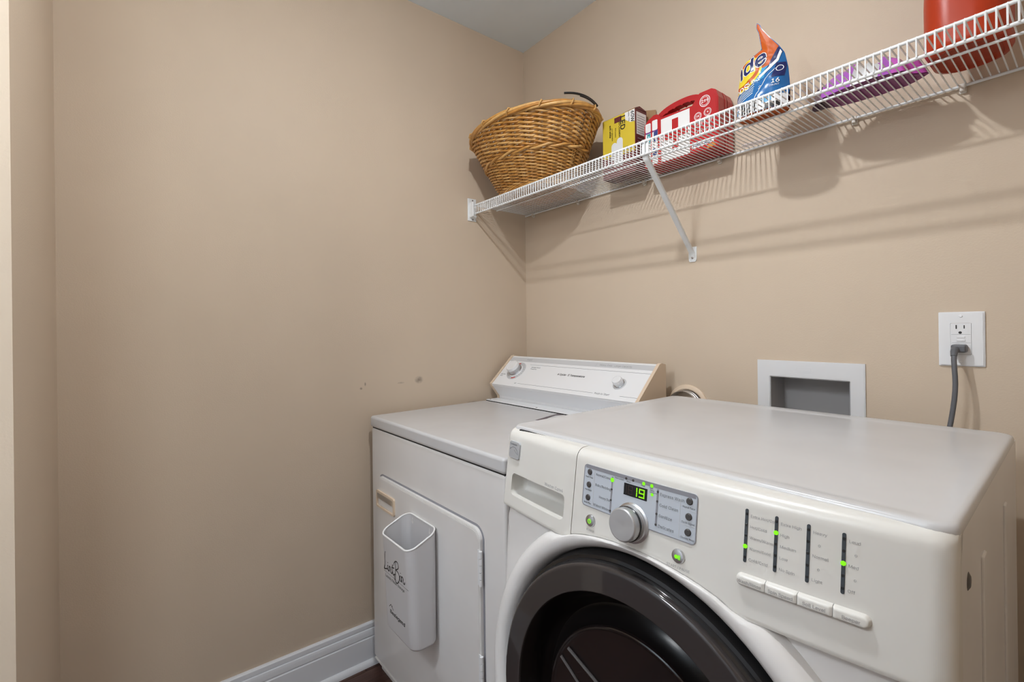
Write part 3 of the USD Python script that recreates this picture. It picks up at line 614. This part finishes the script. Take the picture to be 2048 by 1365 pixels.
for ri, (t, r, dt) in enumerate(rows):
    for ply in (0, 1):
        ang = np.linspace(0, 2*math.pi, NS*6, endpoint=False); pts = []
        for a_ in ang:
            u_ = a_*NS/(2*math.pi)+(ply+ri) % 2            # one stake step per unit; each ply passes outside every other stake
            f_ = u_/2 % 1
            pts.append(bpt(a_, t+dt*.5*math.cos(2*math.pi*f_+.5)*.9, .0062*math.sin(2*math.pi*f_)))
        part(bk, 'weaver', tube(pts, r*(.95+.12*rnd.random()), 6, closed=True), WICK[(ri+ply*2+int(rnd.random()*2)) % 3], True)
def rope(t, r, tw, strands, rad, name, mats, n=220):
    for s_ in range(strands):
        pts = []
        for a_ in np.linspace(0, 2*math.pi, n, endpoint=False):
            ph = a_*tw+2*math.pi*s_/strands
            p = bpt(a_, t, rad*math.cos(ph)+.002); p[2] += rad*math.sin(ph); pts.append(p)
        part(bk, name, tube(pts, r, 7, closed=True), mats[s_ % len(mats)], True)
rope(.500, .0050, 9, 2, .0050, 'middle_band', [WICK[2], WICK[0]])
rope(.982, .0054, 3, 5, .0064, 'rim_rope', [WICK[0], WICK[2], WICK[1], WICK[2], WICK[0]])
for k in range(26):                                                     # braided foot: slanting rods
    a0 = 2*math.pi*k/26
    pts = [bpt(a0+.55*s_, .004+.062*s_, .004*(1-s_)+.002) for s_ in np.linspace(0, 1, 8)]
    part(bk, 'foot_rod', tube(pts, .0042, 6), WICK[k % 3], 60)
bp_ = [bpt(a_, .03, -.004) for a_ in np.linspace(0, 2*math.pi, 40, endpoint=False)]
part(bk, 'bottom', ext_xy(Polygon([q[:2] for q in bp_]), BZ0-.001, BZ0+.006), WICK[1])
for th in TH[::2]: part(bk, 'rim_tie', tube([bpt(th-.02, .935, .010), bpt(th, .975, .0175), bpt(th+.02, 1.02, .010), bpt(th+.03, 1.03, -.004)], .0030, 6), WICK[2], 60)
cb = [bpt(.24, 1.045, .004), bpt(.05, 1.055, .0)+[0, 0, .007], bpt(-.16, 1.06, .0)+[0, 0, .010], bpt(-.45, 1.06, .002)+[0, 0, .008]]
from scipy.interpolate import splprep, splev
tck, _ = splprep(np.array(cb).T, s=0, k=3); hp = np.array(splev(np.linspace(0, 1, 24), tck)).T
solo('wire_hook', cat(tube(hp, .0036, 8), tube(hp[3:15]+[.004, -.004, -.007], .003, 8)), plain('black_plastic', (.012, .012, .012), .35), 'black plastic hook sticking out over the rim of the wicker basket', 'hook', 60)

# ---------------------------------------------------------------- yellow light bulb box
YEL = plain('carton_yellow', (.66, .50, .045), .4); MAR = plain('carton_maroon', (.13, .022, .026), .45); CARD = plain('brown_cardboard', (.36, .22, .11), .7); WHT = plain('print_white', (.80, .80, .80), .45)
lb = thing('light_bulb_box', 'yellow and maroon light bulb carton between the basket and red case', 'box', (0, 0, 0))
X0, X1, Y0, Y1, Z0, Z1 = .553, .691, -.108, -.046, DECK, 1.9015
part(lb, 'carton', rbox(X0, X1, Y0, Y1, Z0, Z1, .0012, 0), MAR)
f_ = flat(Y0)
def lprint(name, poly, mat_, h=.0003): return part(lb, name, wrap(ext(poly, h), f_), mat_)
lprint('yellow_panel', Polygon([(X0+.001, 1.772), (X0+.02, 1.764), (X1-.002, 1.764), (X1-.002, Z1-.001), (X0+.001, Z1-.001)]), YEL)
f_ = flat(Y0-.0003)
lprint('white_corner', Polygon([(X1-.042, Z1-.002), (X1-.002, Z1-.002), (X1-.002, Z1-.042), (X1-.020, Z1-.040), (X1-.040, Z1-.026)]), WHT)
lprint('maroon_tab', sbox(X0+.052, 1.878, X0+.082, 1.896), MAR)
ph_ = unary_union([LineString([(.604, 1.765), (.604, 1.800)]).buffer(.0125), LineString([(.627, 1.755), (.627, 1.812)]).buffer(.0125), sbox(.600, 1.73, .639, 1.77)])
lprint('bulb_picture', ph_, plain('bulb_picture', (.72, .74, .76), .4))
lprint('bulb_thread', unary_union([sbox(.581, 1.730+.011*k, .594, 1.736+.011*k) for k in range(4)]), M_GREYINK)
lprint('seal', Point(.655, 1.776).buffer(.0105).difference(Point(.655, 1.776).buffer(.009)), M_GREYINK)
R_ = -math.pi/2
for s_, x_, z_, h_, b_ in (('LED', .6315, 1.8945, .0185, True), ('REPLACEMENT', .624, 1.879, .0055, True), ('60W', .6745, 1.8975, .012, True), ('soft white', .584, 1.878, .0068, True), ('non-dimmable', .594, 1.865, .0045, False), ('800 lumens', .608, 1.862, .0042, False), ('uses 9W', .663, 1.899, .006, False)):
    part(lb, 'lettering', wrap(text(s_, x_, z_, h_, .0003, bold=b_, rot=R_), flat(Y0-.0006)), M_INK)
def xw(m, x):                                                       # (y, z, height) print on a face looking to +x
    v = np.asarray(m.vertices); return trimesh.Trimesh(np.stack([x+v[:, 2], v[:, 0], v[:, 1]], 1), m.faces, process=False)
part(lb, 'white_panel', xw(ext(sbox(Y0+.006, 1.818, Y1-.004, 1.892), .0003), X1), WHT)
part(lb, 'printed_lines', xw(ext(unary_union([sbox(Y0+.009, 1.824+.008*k, Y1-.008-.004*(k % 3), 1.8255+.008*k) for k in range(8)]), .0003), X1+.0003), M_GREYINK)
part(lb, 'printed_lines', xw(ext(unary_union([sbox(Y0+.012, 1.772+.011*k, Y1-.008-.006*(k % 2), 1.7735+.011*k) for k in range(4)]), .0003), X1), M_STRIPE)
part(lb, 'flap', ext_xy(LineString([(.632, -.044), (.668, -.034), (.700, -.006)]).buffer(.0013, cap_style=2), 1.72, 1.919), CARD, label='open brown cardboard flap')
part(lb, 'flap', trimesh.convex.convex_hull(np.array([(x_, y_, z_+dz) for dz in (0, .0012) for x_, y_, z_ in ((.640, Y0+.001, Z1-.0005), (X1, Y0+.001, Z1), (X1, -.084, Z1+.010), (X1, Y1, Z1+.002), (.640, Y1, Z1-.0005))])), MAR)

# ---------------------------------------------------------------- red first aid case
RED = plain('red_plastic', (.46, .018, .022), .30); DRED = plain('dark_red_plastic', (.34, .012, .018), .35)
fk = thing('first_aid_case', 'red plastic first aid case with white cross panel and carry handle', 'first aid case', (0, 0, 0))
KP = Polygon([(.717, DECK), (.717, 1.834), (.730, 1.848), (.752, 1.858), (.766, 1.856), (.778, 1.842), (.884, 1.838), (.896, 1.852), (.908, 1.866), (.945, 1.866), (.958, 1.858), (.965, 1.836), (.965, DECK)]).buffer(-.004, join_style=1).buffer(.004, quad_segs=4)
KY0, KY1 = -.098, -.008
part(fk, 'front_shell', cat(*[ext_xz(KP.buffer(-.0022*q), KY0-.0009*k+.003, KY0+.036) for k, q in enumerate((0, .5, 1.2, 2.2))]), RED, 25)
part(fk, 'seam_rib', ext_xz(KP.buffer(-.004), KY0+.035, KY0+.041), DRED)
part(fk, 'middle_rib', ext_xz(KP.buffer(.0005).intersection(sbox(0, DECK, 3, 3)), KY0+.040, KY0+.052), RED)
part(fk, 'seam_rib', ext_xz(KP.buffer(-.004), KY0+.051, KY0+.057), DRED)
part(fk, 'back_shell', cat(ext_xz(KP, KY0+.056, KY1-.004), ext_xz(KP.buffer(-.004), KY1-.005, KY1)), RED)
hpts = np.array([(.744, 1.850), (.762, 1.864), (.792, 1.874), (.832, 1.878), (.868, 1.876), (.902, 1.860)])
tck, _ = splprep(hpts.T, s=0, k=3); hc = np.array(splev(np.linspace(0, 1, 20), tck)).T
grip = LineString(hc).buffer(.0085)
bumps = unary_union([Point(hc[i_][0], hc[i_][1]-.0065).buffer(.0045) for i_ in range(5, 16, 3)])
part(fk, 'handle', ext_xz(grip.union(bumps), KY0+.030, KY0+.056), RED, 30)
kf = flat(KY0+.0003)
def kprint(name, poly, mat_, h=.0004, y=None): return part(fk, name, wrap(ext(poly, h), flat(y) if y else kf), mat_)
kprint('white_panel', sbox(.780, DECK+.004, .878, 1.833), WHT)
cxk, czk = .8295, 1.775
kprint('red_cross', unary_union([sbox(cxk-.0105, czk-.045, cxk+.0105, czk+.045), sbox(cxk-.042, czk-.0125, cxk+.042, czk+.0125)]), RED, .0003, KY0-.0001)
TEAL = plain('print_teal', (.05, .30, .36), .45); NAVY = plain('print_navy', (.03, .05, .20), .45)
kprint('label_strip', unary_union([rpoly(.7225, .7425, 1.808, 1.836, .004), rpoly(.7475, .7675, 1.808, 1.840, .004)]), WHT)
kprint('label_strip', unary_union([sbox(.7225, 1.803, .7425, 1.8075), sbox(.7475, 1.803, .7680, 1.8075)]), plain('print_violet', (.16, .06, .28), .45))
kprint('label_strip', unary_union([sbox(.7225, DECK+.006, .7425, 1.804), sbox(.7475, DECK+.006, .7680, 1.804)]), WHT)
kprint('label_picture', unary_union([sbox(.7290, 1.770, .7415, 1.802), sbox(.7235, 1.722, .735, 1.755)]), TEAL, .0003, KY0-.0001)
kprint('label_picture', unary_union([Polygon([(.7535, 1.802), (.7675, 1.806), (.7675, 1.772), (.7535, 1.768)]), sbox(.750, 1.728, .764, 1.75)]), NAVY, .0003, KY0-.0001)
kprint('label_picture', unary_union([Point(.760, 1.785).buffer(.005), sbox(.7325, 1.778, .738, 1.795)]), plain('print_pale_blue', (.45, .68, .75), .45), .0003, KY0-.0005)
def badge(x, z, r, words):
    c_ = Point(x, z)
    p = unary_union([c_.buffer(r).difference(c_.buffer(r*.88)), c_.buffer(r*.70).difference(c_.buffer(r*.64))]+[affinity.rotate(sbox(x-r*.03, z+r*.72, x+r*.03, z+r*.84), a, origin=(x, z)) for a in range(0, 360, 20)])
    part(fk, 'round_emblem', wrap(cat(ext(p, .0003), *[text(t_, x, z+dz, hh, anchor='c', bold=True) for t_, dz, hh in words]), kf), WHT)
badge(.926, 1.836, .0165, (('299', -.0035, .008),)); badge(.904, 1.799, .0115, (('OK', -.0025, .0055),)); badge(.934, 1.802, .0115, (('+', -.003, .008),))
badge(.906, 1.776, .0115, (('24', -.0025, .006),)); badge(.935, 1.779, .0115, (('h', -.0025, .006),)); badge(.908, 1.748, .010, (('1', -.0025, .006),)); badge(.936, 1.750, .010, (('2', -.0025, .006),))
kprint('label_strip', Polygon([(.884, DECK+.012), (.952, DECK+.016), (.952, DECK+.030), (.884, DECK+.030)]), WHT)
part(fk, 'lettering', wrap(text('FIRST AID', .887, DECK+.017, .008, bold=True), flat(KY0-.0001)), NAVY)
part(fk, 'corner_sticker', wrap(ext(Polygon([(.930, DECK+.001), (.958, DECK+.004), (.950, DECK+.014), (.935, DECK+.012)]), .0003), kf), plain('sticker_orange', (.62, .24, .03), .45))

# ---------------------------------------------------------------- detergent pod pouches
ORG = plain('film_orange', (.52, .095, .008), .42, .3); BLU = plain('film_blue', (.016, .13, .36), .25); LBLU = plain('film_light_blue', (.05, .30, .55), .25); FYEL = plain('film_yellow', (.75, .58, .03), .3); FWHT = plain('film_white', (.80, .82, .84), .3); FNAVY = plain('film_navy', (.012, .018, .10), .3)
tp = thing('detergent_pouch', 'standing blue and orange laundry detergent pouch with torn peaked top', 'pouch', (0, 0, 0))
TPo = Polygon([(1.068, DECK), (1.066, 1.735), (1.072, 1.790), (1.080, 1.826), (1.094, 1.840), (1.112, 1.846), (1.130, 1.852), (1.1275, 1.872), (1.125, 1.893), (1.120, 1.906), (1.121, 1.919), (1.128, 1.912), (1.133, 1.899), (1.150, 1.872), (1.168, 1.846), (1.180, 1.824), (1.187, 1.785), (1.190, 1.740), (1.186, DECK)])
TY = -.195
def tthick(x, z):
    x, z = np.broadcast_arrays(np.asarray(x, float), np.asarray(z, float)); ds = np.array([TPo.exterior.distance(Point(a_, b_)) for a_, b_ in zip(x.ravel(), z.ravel())]).reshape(x.shape)
    k = np.clip((1.885-z)/.16, .05, 1); dside = np.minimum(np.abs(x-1.066), np.abs(1.190-x))
    dd = np.where(z < 1.74, np.minimum(np.clip(dside, 0, None), .5), ds)
    wob = (meshkit.fbm(np.stack([x*38, z*38, 0*x], -1), 3, 5)-.5)*.010
    return .034*k*(1-np.exp(-dd/.016))+wob*(1-np.exp(-ds/.012))
def ty(x, z): return TY-tthick(x, z)-.010*np.clip((np.asarray(z)-1.80)/.1, 0, 1)
P_, tr = puff(TPo, .0055)
fy = ty(P_[:, 0], P_[:, 1]); byy = TY+tthick(P_[:, 0], P_[:, 1])*1.1+.001-.010*np.clip((P_[:, 1]-1.80)/.1, 0, 1)
part(tp, 'front_film', trimesh.Trimesh(np.c_[P_[:, 0], fy, P_[:, 1]], tr, process=False), BLU, True)
part(tp, 'back_film', trimesh.Trimesh(np.c_[P_[:, 0], byy, P_[:, 1]], tr[:, ::-1], process=False), ORG, True)
bott = [(x_, float(ty(x_, DECK+.002))) for x_ in np.linspace(1.069, 1.185, 12)]+[(x_, 2*TY-float(ty(x_, DECK+.002))) for x_ in np.linspace(1.185, 1.069, 12)]
part(tp, 'bottom_film', ext_xy(Polygon(bott).buffer(0), DECK, DECK+.002), ORG)
inn_ = TPo.buffer(-.0012)
def tprint(name, poly, mat_, lv=1):
    q = poly.intersection(inn_)
    if q.is_empty: return
    part(tp, name, wrap(ext(q, .0002), lambda x, z: ty(x, z)-.0003*lv, .006), mat_, True)
tprint('orange_print', Polygon([(1.06, 1.95), (1.20, 1.95), (1.172, 1.846), (1.160, 1.825), (1.150, 1.803), (1.125, 1.800), (1.06, 1.76)]), ORG)
el = affinity.rotate(affinity.scale(Point(1.092, 1.800).buffer(1, 32), .046, .036), 38)
tprint('emblem_ring', el, FYEL, 2); tprint('emblem_orange', affinity.scale(el, .86, .84), ORG, 3); tprint('emblem_core', affinity.scale(el, .66, .60), FYEL, 4)
m = text('Tide', 1.046, 1.783, .036, .0002, bold=True, rot=.30, shear=.18)
for nm_, mat_, lv, bl in (('lettering', FWHT, 5, .0016), ('lettering', FNAVY, 6, 0)):
    sec = [Polygon(m.vertices[f_][:, :2]) for f_ in m.faces if abs(np.cross(*(m.vertices[f_][1:, :2]-m.vertices[f_][0, :2]))) > 1e-12]
    tprint(nm_, unary_union(sec).buffer(bl+1e-5), mat_, lv)
tprint('swirl', Polygon([(1.150, 1.803), (1.158, 1.822), (1.168, 1.842), (1.178, 1.826), (1.163, 1.806), (1.150, 1.795), (1.128, 1.782)]), FNAVY, 2)
tprint('swirl', Polygon([(1.128, 1.785), (1.150, 1.798), (1.166, 1.812), (1.172, 1.834), (1.176, 1.826), (1.170, 1.806), (1.152, 1.790), (1.130, 1.777)]), FWHT, 3)
tprint('swirl', unary_union([LineString([(1.066, 1.713+.006*k), (1.085, 1.730+.006*k), (1.118, 1.744+.006*k)]).buffer(.0008) for k in range(5)]+[LineString([(1.12, 1.72), (1.145, 1.77), (1.165, 1.79)]).buffer(.0008)]), FWHT, 2)
tprint('swirl', Polygon([(1.105, 1.800), (1.150, 1.803), (1.140, 1.775), (1.10, 1.770), (1.085, 1.765)]), LBLU, 1)
tprint('navy_corner', Polygon([(1.158, 1.768), (1.182, 1.766), (1.186, 1.800), (1.166, 1.802)]), FNAVY, 2)
def tt(s_, x_, z_, h_, mat_=None, lv=5, **kw):
    m_ = text(s_, x_, z_, h_, .0002, **kw); c_ = m_.triangles_center; m_.update_faces(np.array([inn_.contains(Point(*q[:2])) for q in c_])); part(tp, 'lettering', wrap(m_, lambda x, z: ty(x, z)-.0003*lv), mat_ or FWHT)
tt('PODS', 1.056, 1.752, .0135, bold=True, rot=.22); tt('3 in 1', 1.102, 1.767, .0085, bold=True, rot=.2); tt('16', 1.158, 1.752, .010, bold=True); tt('COUNT', 1.155, 1.745, .004); tt('2', 1.130, 1.7475, .009)
part(tp, 'seal_emblem', wrap(ext(Point(1.173, 1.787).buffer(.0075).difference(Point(1.173, 1.787).buffer(.006)), .0002), lambda x, z: ty(x, z)-.0012), FWHT)
tprint('label_block', Polygon([(1.064, DECK), (1.188, DECK), (1.188, 1.725), (1.066, 1.722)]), FWHT, 2)
tprint('label_block', unary_union([sbox(1.085+.0062*k, 1.698, 1.0885+.0062*k, 1.722) for k in range(8)]+[sbox(1.146, DECK, 1.176, 1.708)]), M_INK, 3)
tprint('label_block', unary_union([Polygon([(1.066, 1.70), (1.078, 1.705), (1.082, 1.716), (1.068, 1.72)]), Polygon([(1.14, 1.71), (1.16, 1.712), (1.16, 1.724), (1.14, 1.722)])]), LBLU, 3)

pu_ = thing('pod_bag', 'crinkled purple plastic bag lying flat beside the red jug', 'bag', (0, 0, 0))
PUR = plain('film_purple', (.36, .10, .46), .16); DPUR = plain('film_dark_purple', (.045, .012, .05), .2); MAG = plain('film_magenta', (.50, .10, .46), .18); SIL = plain('film_silver', (.82, .83, .85), .28, metallic=.55)
PPo = Polygon([(1.206, -.112), (1.222, -.104), (1.236, -.108), (1.262, -.092), (1.32, -.084), (1.38, -.088), (1.402, -.100), (1.424, -.118), (1.400, -.140), (1.392, -.170), (1.345, -.186), (1.29, -.182), (1.245, -.170), (1.226, -.150), (1.214, -.132)])
P_, tr = puff(PPo, .0055)
def pth_(x, y):
    ds = np.array([PPo.exterior.distance(Point(a_, b_)) for a_, b_ in zip(np.ravel(x), np.ravel(y))])
    return (1-np.exp(-ds/.008))*(.040+.042*(meshkit.fbm(np.stack([np.ravel(x)*42, np.ravel(y)*42, 0*np.ravel(x)], -1), 3, 3)-.35)+.012*np.exp(-((np.ravel(x)-1.30)/.014)**2-((np.ravel(y)+.15)/.03)**2))
tz = DECK+.002+np.maximum(pth_(P_[:, 0], P_[:, 1]), 0); lz = DECK+.0004+.003*np.abs(meshkit.fbm(np.c_[P_*60, 0*P_[:, 0]], 2, 9)-.5)
mx = P_[tr].mean(1)[:, 0]
def bag(sel, nm, mat_, up=True, lab=None):
    part(pu_, nm, trimesh.Trimesh(np.c_[P_, tz if up else lz], tr[sel] if up else tr[sel][:, ::-1], process=False), mat_, True, label=lab)
bag(mx < 1.243, 'dark_end', DPUR); bag((mx >= 1.243) & (mx < 1.305), 'top_film', PUR); bag((mx >= 1.305) & (mx < 1.352), 'shiny_band', SIL, lab='shiny silver band of film'); bag((mx >= 1.352) & (mx < 1.372), 'top_film', PUR); bag(mx >= 1.372, 'bright_end', MAG)
bag(mx < 1.243, 'bottom_film', DPUR, False); bag(mx >= 1.243, 'bottom_film', plain('film_plum', (.24, .045, .20), .25), False)
# edge film closing the outline
solo('plastic_wrapper', ext_xy(affinity.rotate(rpoly(1.00, 1.125, -.034, -.0135, .003), 3), DECK+.0002, DECK+.0032), usdkit.material(stage, '/World/Looks/clear_film', {'t': ('transparent_bsdf', {}), 'd': ('principled_bsdf', dict(base_color=(.78, .74, .80), roughness=.2)), 'm': ('mix_closure', dict(fac=.45))}, [('t.BSDF', 'm.closure1'), ('d.BSDF', 'm.closure2')], surface='m.closure'), 'flat clear plastic wrapper at the back of the shelf behind the standing pouch', 'wrapper')

# ---------------------------------------------------------------- red jug at the right end
jg = thing('detergent_jug', 'red-orange plastic detergent jug at the right end of the shelf', 'jug', (0, 0, 0))
JUG = plain('jug_plastic', (.40, .036, .008), .36, .3)
def jsec(z, ins, r=.045): p = np.array(rpoly(1.4225+ins, 1.5415-ins, -.205+ins, -.058-ins, r, 7).exterior.coords)[:-1]; return np.c_[p, np.full(len(p), z)]
part(jg, 'body', loft([jsec(DECK+.006, .030, .02), jsec(DECK+.0035, .016), jsec(DECK+.001, .012), jsec(DECK+.004, .005), jsec(DECK+.016, 0), jsec(1.80, 0), jsec(1.89, .002), jsec(1.925, .008), jsec(1.945, .022, .035), jsec(1.952, .035, .02)]), JUG, 45)
part(jg, 'handle', tube([(1.482, -.190, 1.945), (1.482, -.175, 1.985), (1.482, -.12, 1.998), (1.482, -.09, 1.985)], .013, 10), JUG, 60)
part(jg, 'neck', lathe([(.03, 1.945), (.026, 1.965), (.026, 1.985), (0, 1.985)], 28, origin=(1.482, -.100, 0)), JUG)
part(jg, 'cap', lathe([(0, 2.025), (.028, 2.025), (.031, 2.02), (.031, 1.97), (.029, 1.967)], 32, origin=(1.482, -.100, 0)), ORG)

# ---------------------------------------------------------------- things on the back wall
ob = thing('washer_outlet_box', 'white recessed washer outlet box in the wall behind the washing machine', 'outlet box', (0, 0, 0))
fo = sbox(1.0228, .795, 1.2772, 1.0862); fi = rpoly(BOX[0], BOX[1], BOX[2], BOX[3], .003)
part(ob, 'frame', cat(ext_xz(fo.difference(fi), -.004, -.0002), ext_xz(fo.buffer(-.002).difference(fi.buffer(.001)), -.0052, -.004)), M_BOXFR)
part(ob, 'embossing', ext_xz(unary_union([sbox(1.125, 1.061, 1.160, 1.070).difference(sbox(1.1262, 1.0622, 1.1588, 1.0688)), sbox(1.118, 1.057, 1.162, 1.058), sbox(1.118, 1.052, 1.162, 1.0526)]), -.0057, -.0050), M_BOXFR)
x0, z0, x1, z1 = fi.bounds; dp_ = .085
part(ob, 'recess_back', bx(x0, x1, dp_, dp_+.003, z0, z1), M_BOXIN); part(ob, 'recess_top', bx(x0, x1, -.003, dp_, z1-.002, z1), M_BOXIN); part(ob, 'recess_floor', bx(x0, x1, -.003, dp_, z0, z0+.002), M_BOXIN)
part(ob, 'recess_side', bx(x0, x0+.002, -.003, dp_, z0, z1), M_BOXIN); part(ob, 'recess_side', bx(x1-.002, x1, -.003, dp_, z0, z1), M_BOXIN)
ol = thing('wall_outlet', 'white wall socket plate with grounded receptacle above the washing machine', 'outlet', (0, 0, 0))
part(ol, 'plate', cat(*[ext_xz(rpoly(1.412+i_, 1.4852-i_, 1.0909+i_, 1.2078-i_, .0015).difference(rpoly(1.4316, 1.4648, 1.1160, 1.1835, .0015)), -y_, -.0002) for i_, y_ in ((0, .003), (.0012, .0048), (.0028, .0060))]), M_PLATE)
rc = part(ol, 'receptacle', ext_xz(rpoly(1.4320, 1.4644, 1.1164, 1.1831, .0015), -.0066, -.001), M_PLATE)
part(rc, 'slot', ext_xz(unary_union([sbox(1.4402, 1.1712, 1.4422, 1.1795), sbox(1.4528, 1.1718, 1.4546, 1.1788), Point(1.4473, 1.1632).buffer(.0027)]), -.0069, -.0062), M_INK)
part(rc, 'test_button', cat(rbox(1.4415, 1.4550, -.0078, -.006, 1.1515, 1.1555, .0005, 0), rbox(1.4415, 1.4550, -.0078, -.006, 1.1445, 1.1485, .0005, 0)), M_PLATE)
part(rc, 'groove', ext_xz(unary_union([sbox(1.4330, 1.1588, 1.4634, 1.1592), sbox(1.4340, 1.1408, 1.4634, 1.1412)]), -.0068, -.006), M_GREYINK)
for zz in (1.1985, 1.1015): part(ol, 'screw', lathe([(0, .0018), (.0025, .0014), (.0032, 0)], 14, 'y', (1.4484, -.006, zz)), M_PLATE)
pc_ = thing('power_cord', 'grey power cord plugged into the wall socket and running down behind the washing machine', 'cord', (0, 0, 0))
part(pc_, 'plug', cat(rbox(1.4352, 1.4595, -.030, -.0066, 1.121, 1.138, .004, 2), tube([(1.4425, -.026, 1.128), (1.4425, -.040, 1.124), (1.4425, -.046, 1.114)], [.0075, .0065, .0052], 12)), M_CORD, 40)
cpts = np.array([(1.4425, -.043, 1.120), (1.4432, -.049, 1.105), (1.4455, -.053, 1.060), (1.4425, -.055, 1.010), (1.4365, -.057, .965), (1.425, -.060, .90), (1.40, -.063, .75), (1.36, -.066, .50)])
tck, _ = splprep(cpts.T, s=0, k=3); part(pc_, 'cable', tube(np.array(splev(np.linspace(0, 1, 40), tck)).T, .0046, 10), M_CORD, True)
vd = thing('dryer_vent', 'round dryer vent collar with metal duct showing between the machines', 'vent', (0, 0, 0))
VC = (.803, 0, .925)
part(vd, 'collar', lathe([(.070, .0), (.070, .004), (.066, .007), (.058, .008), (.054, .004), (.054, 0)], 48, 'y', VC), M_BEIGE, 40)
part(vd, 'duct', lathe([(.0525, -.05), (.0525, .012), (.0515, .0125), (.0515, .018), (.0525, .0185), (.0525, .024), (.0515, .0245), (.0515, .030), (.0525, .0305), (.0525, .036), (.0505, .036), (.0500, -.05)], 48, 'y', VC), M_CHROME, 40)
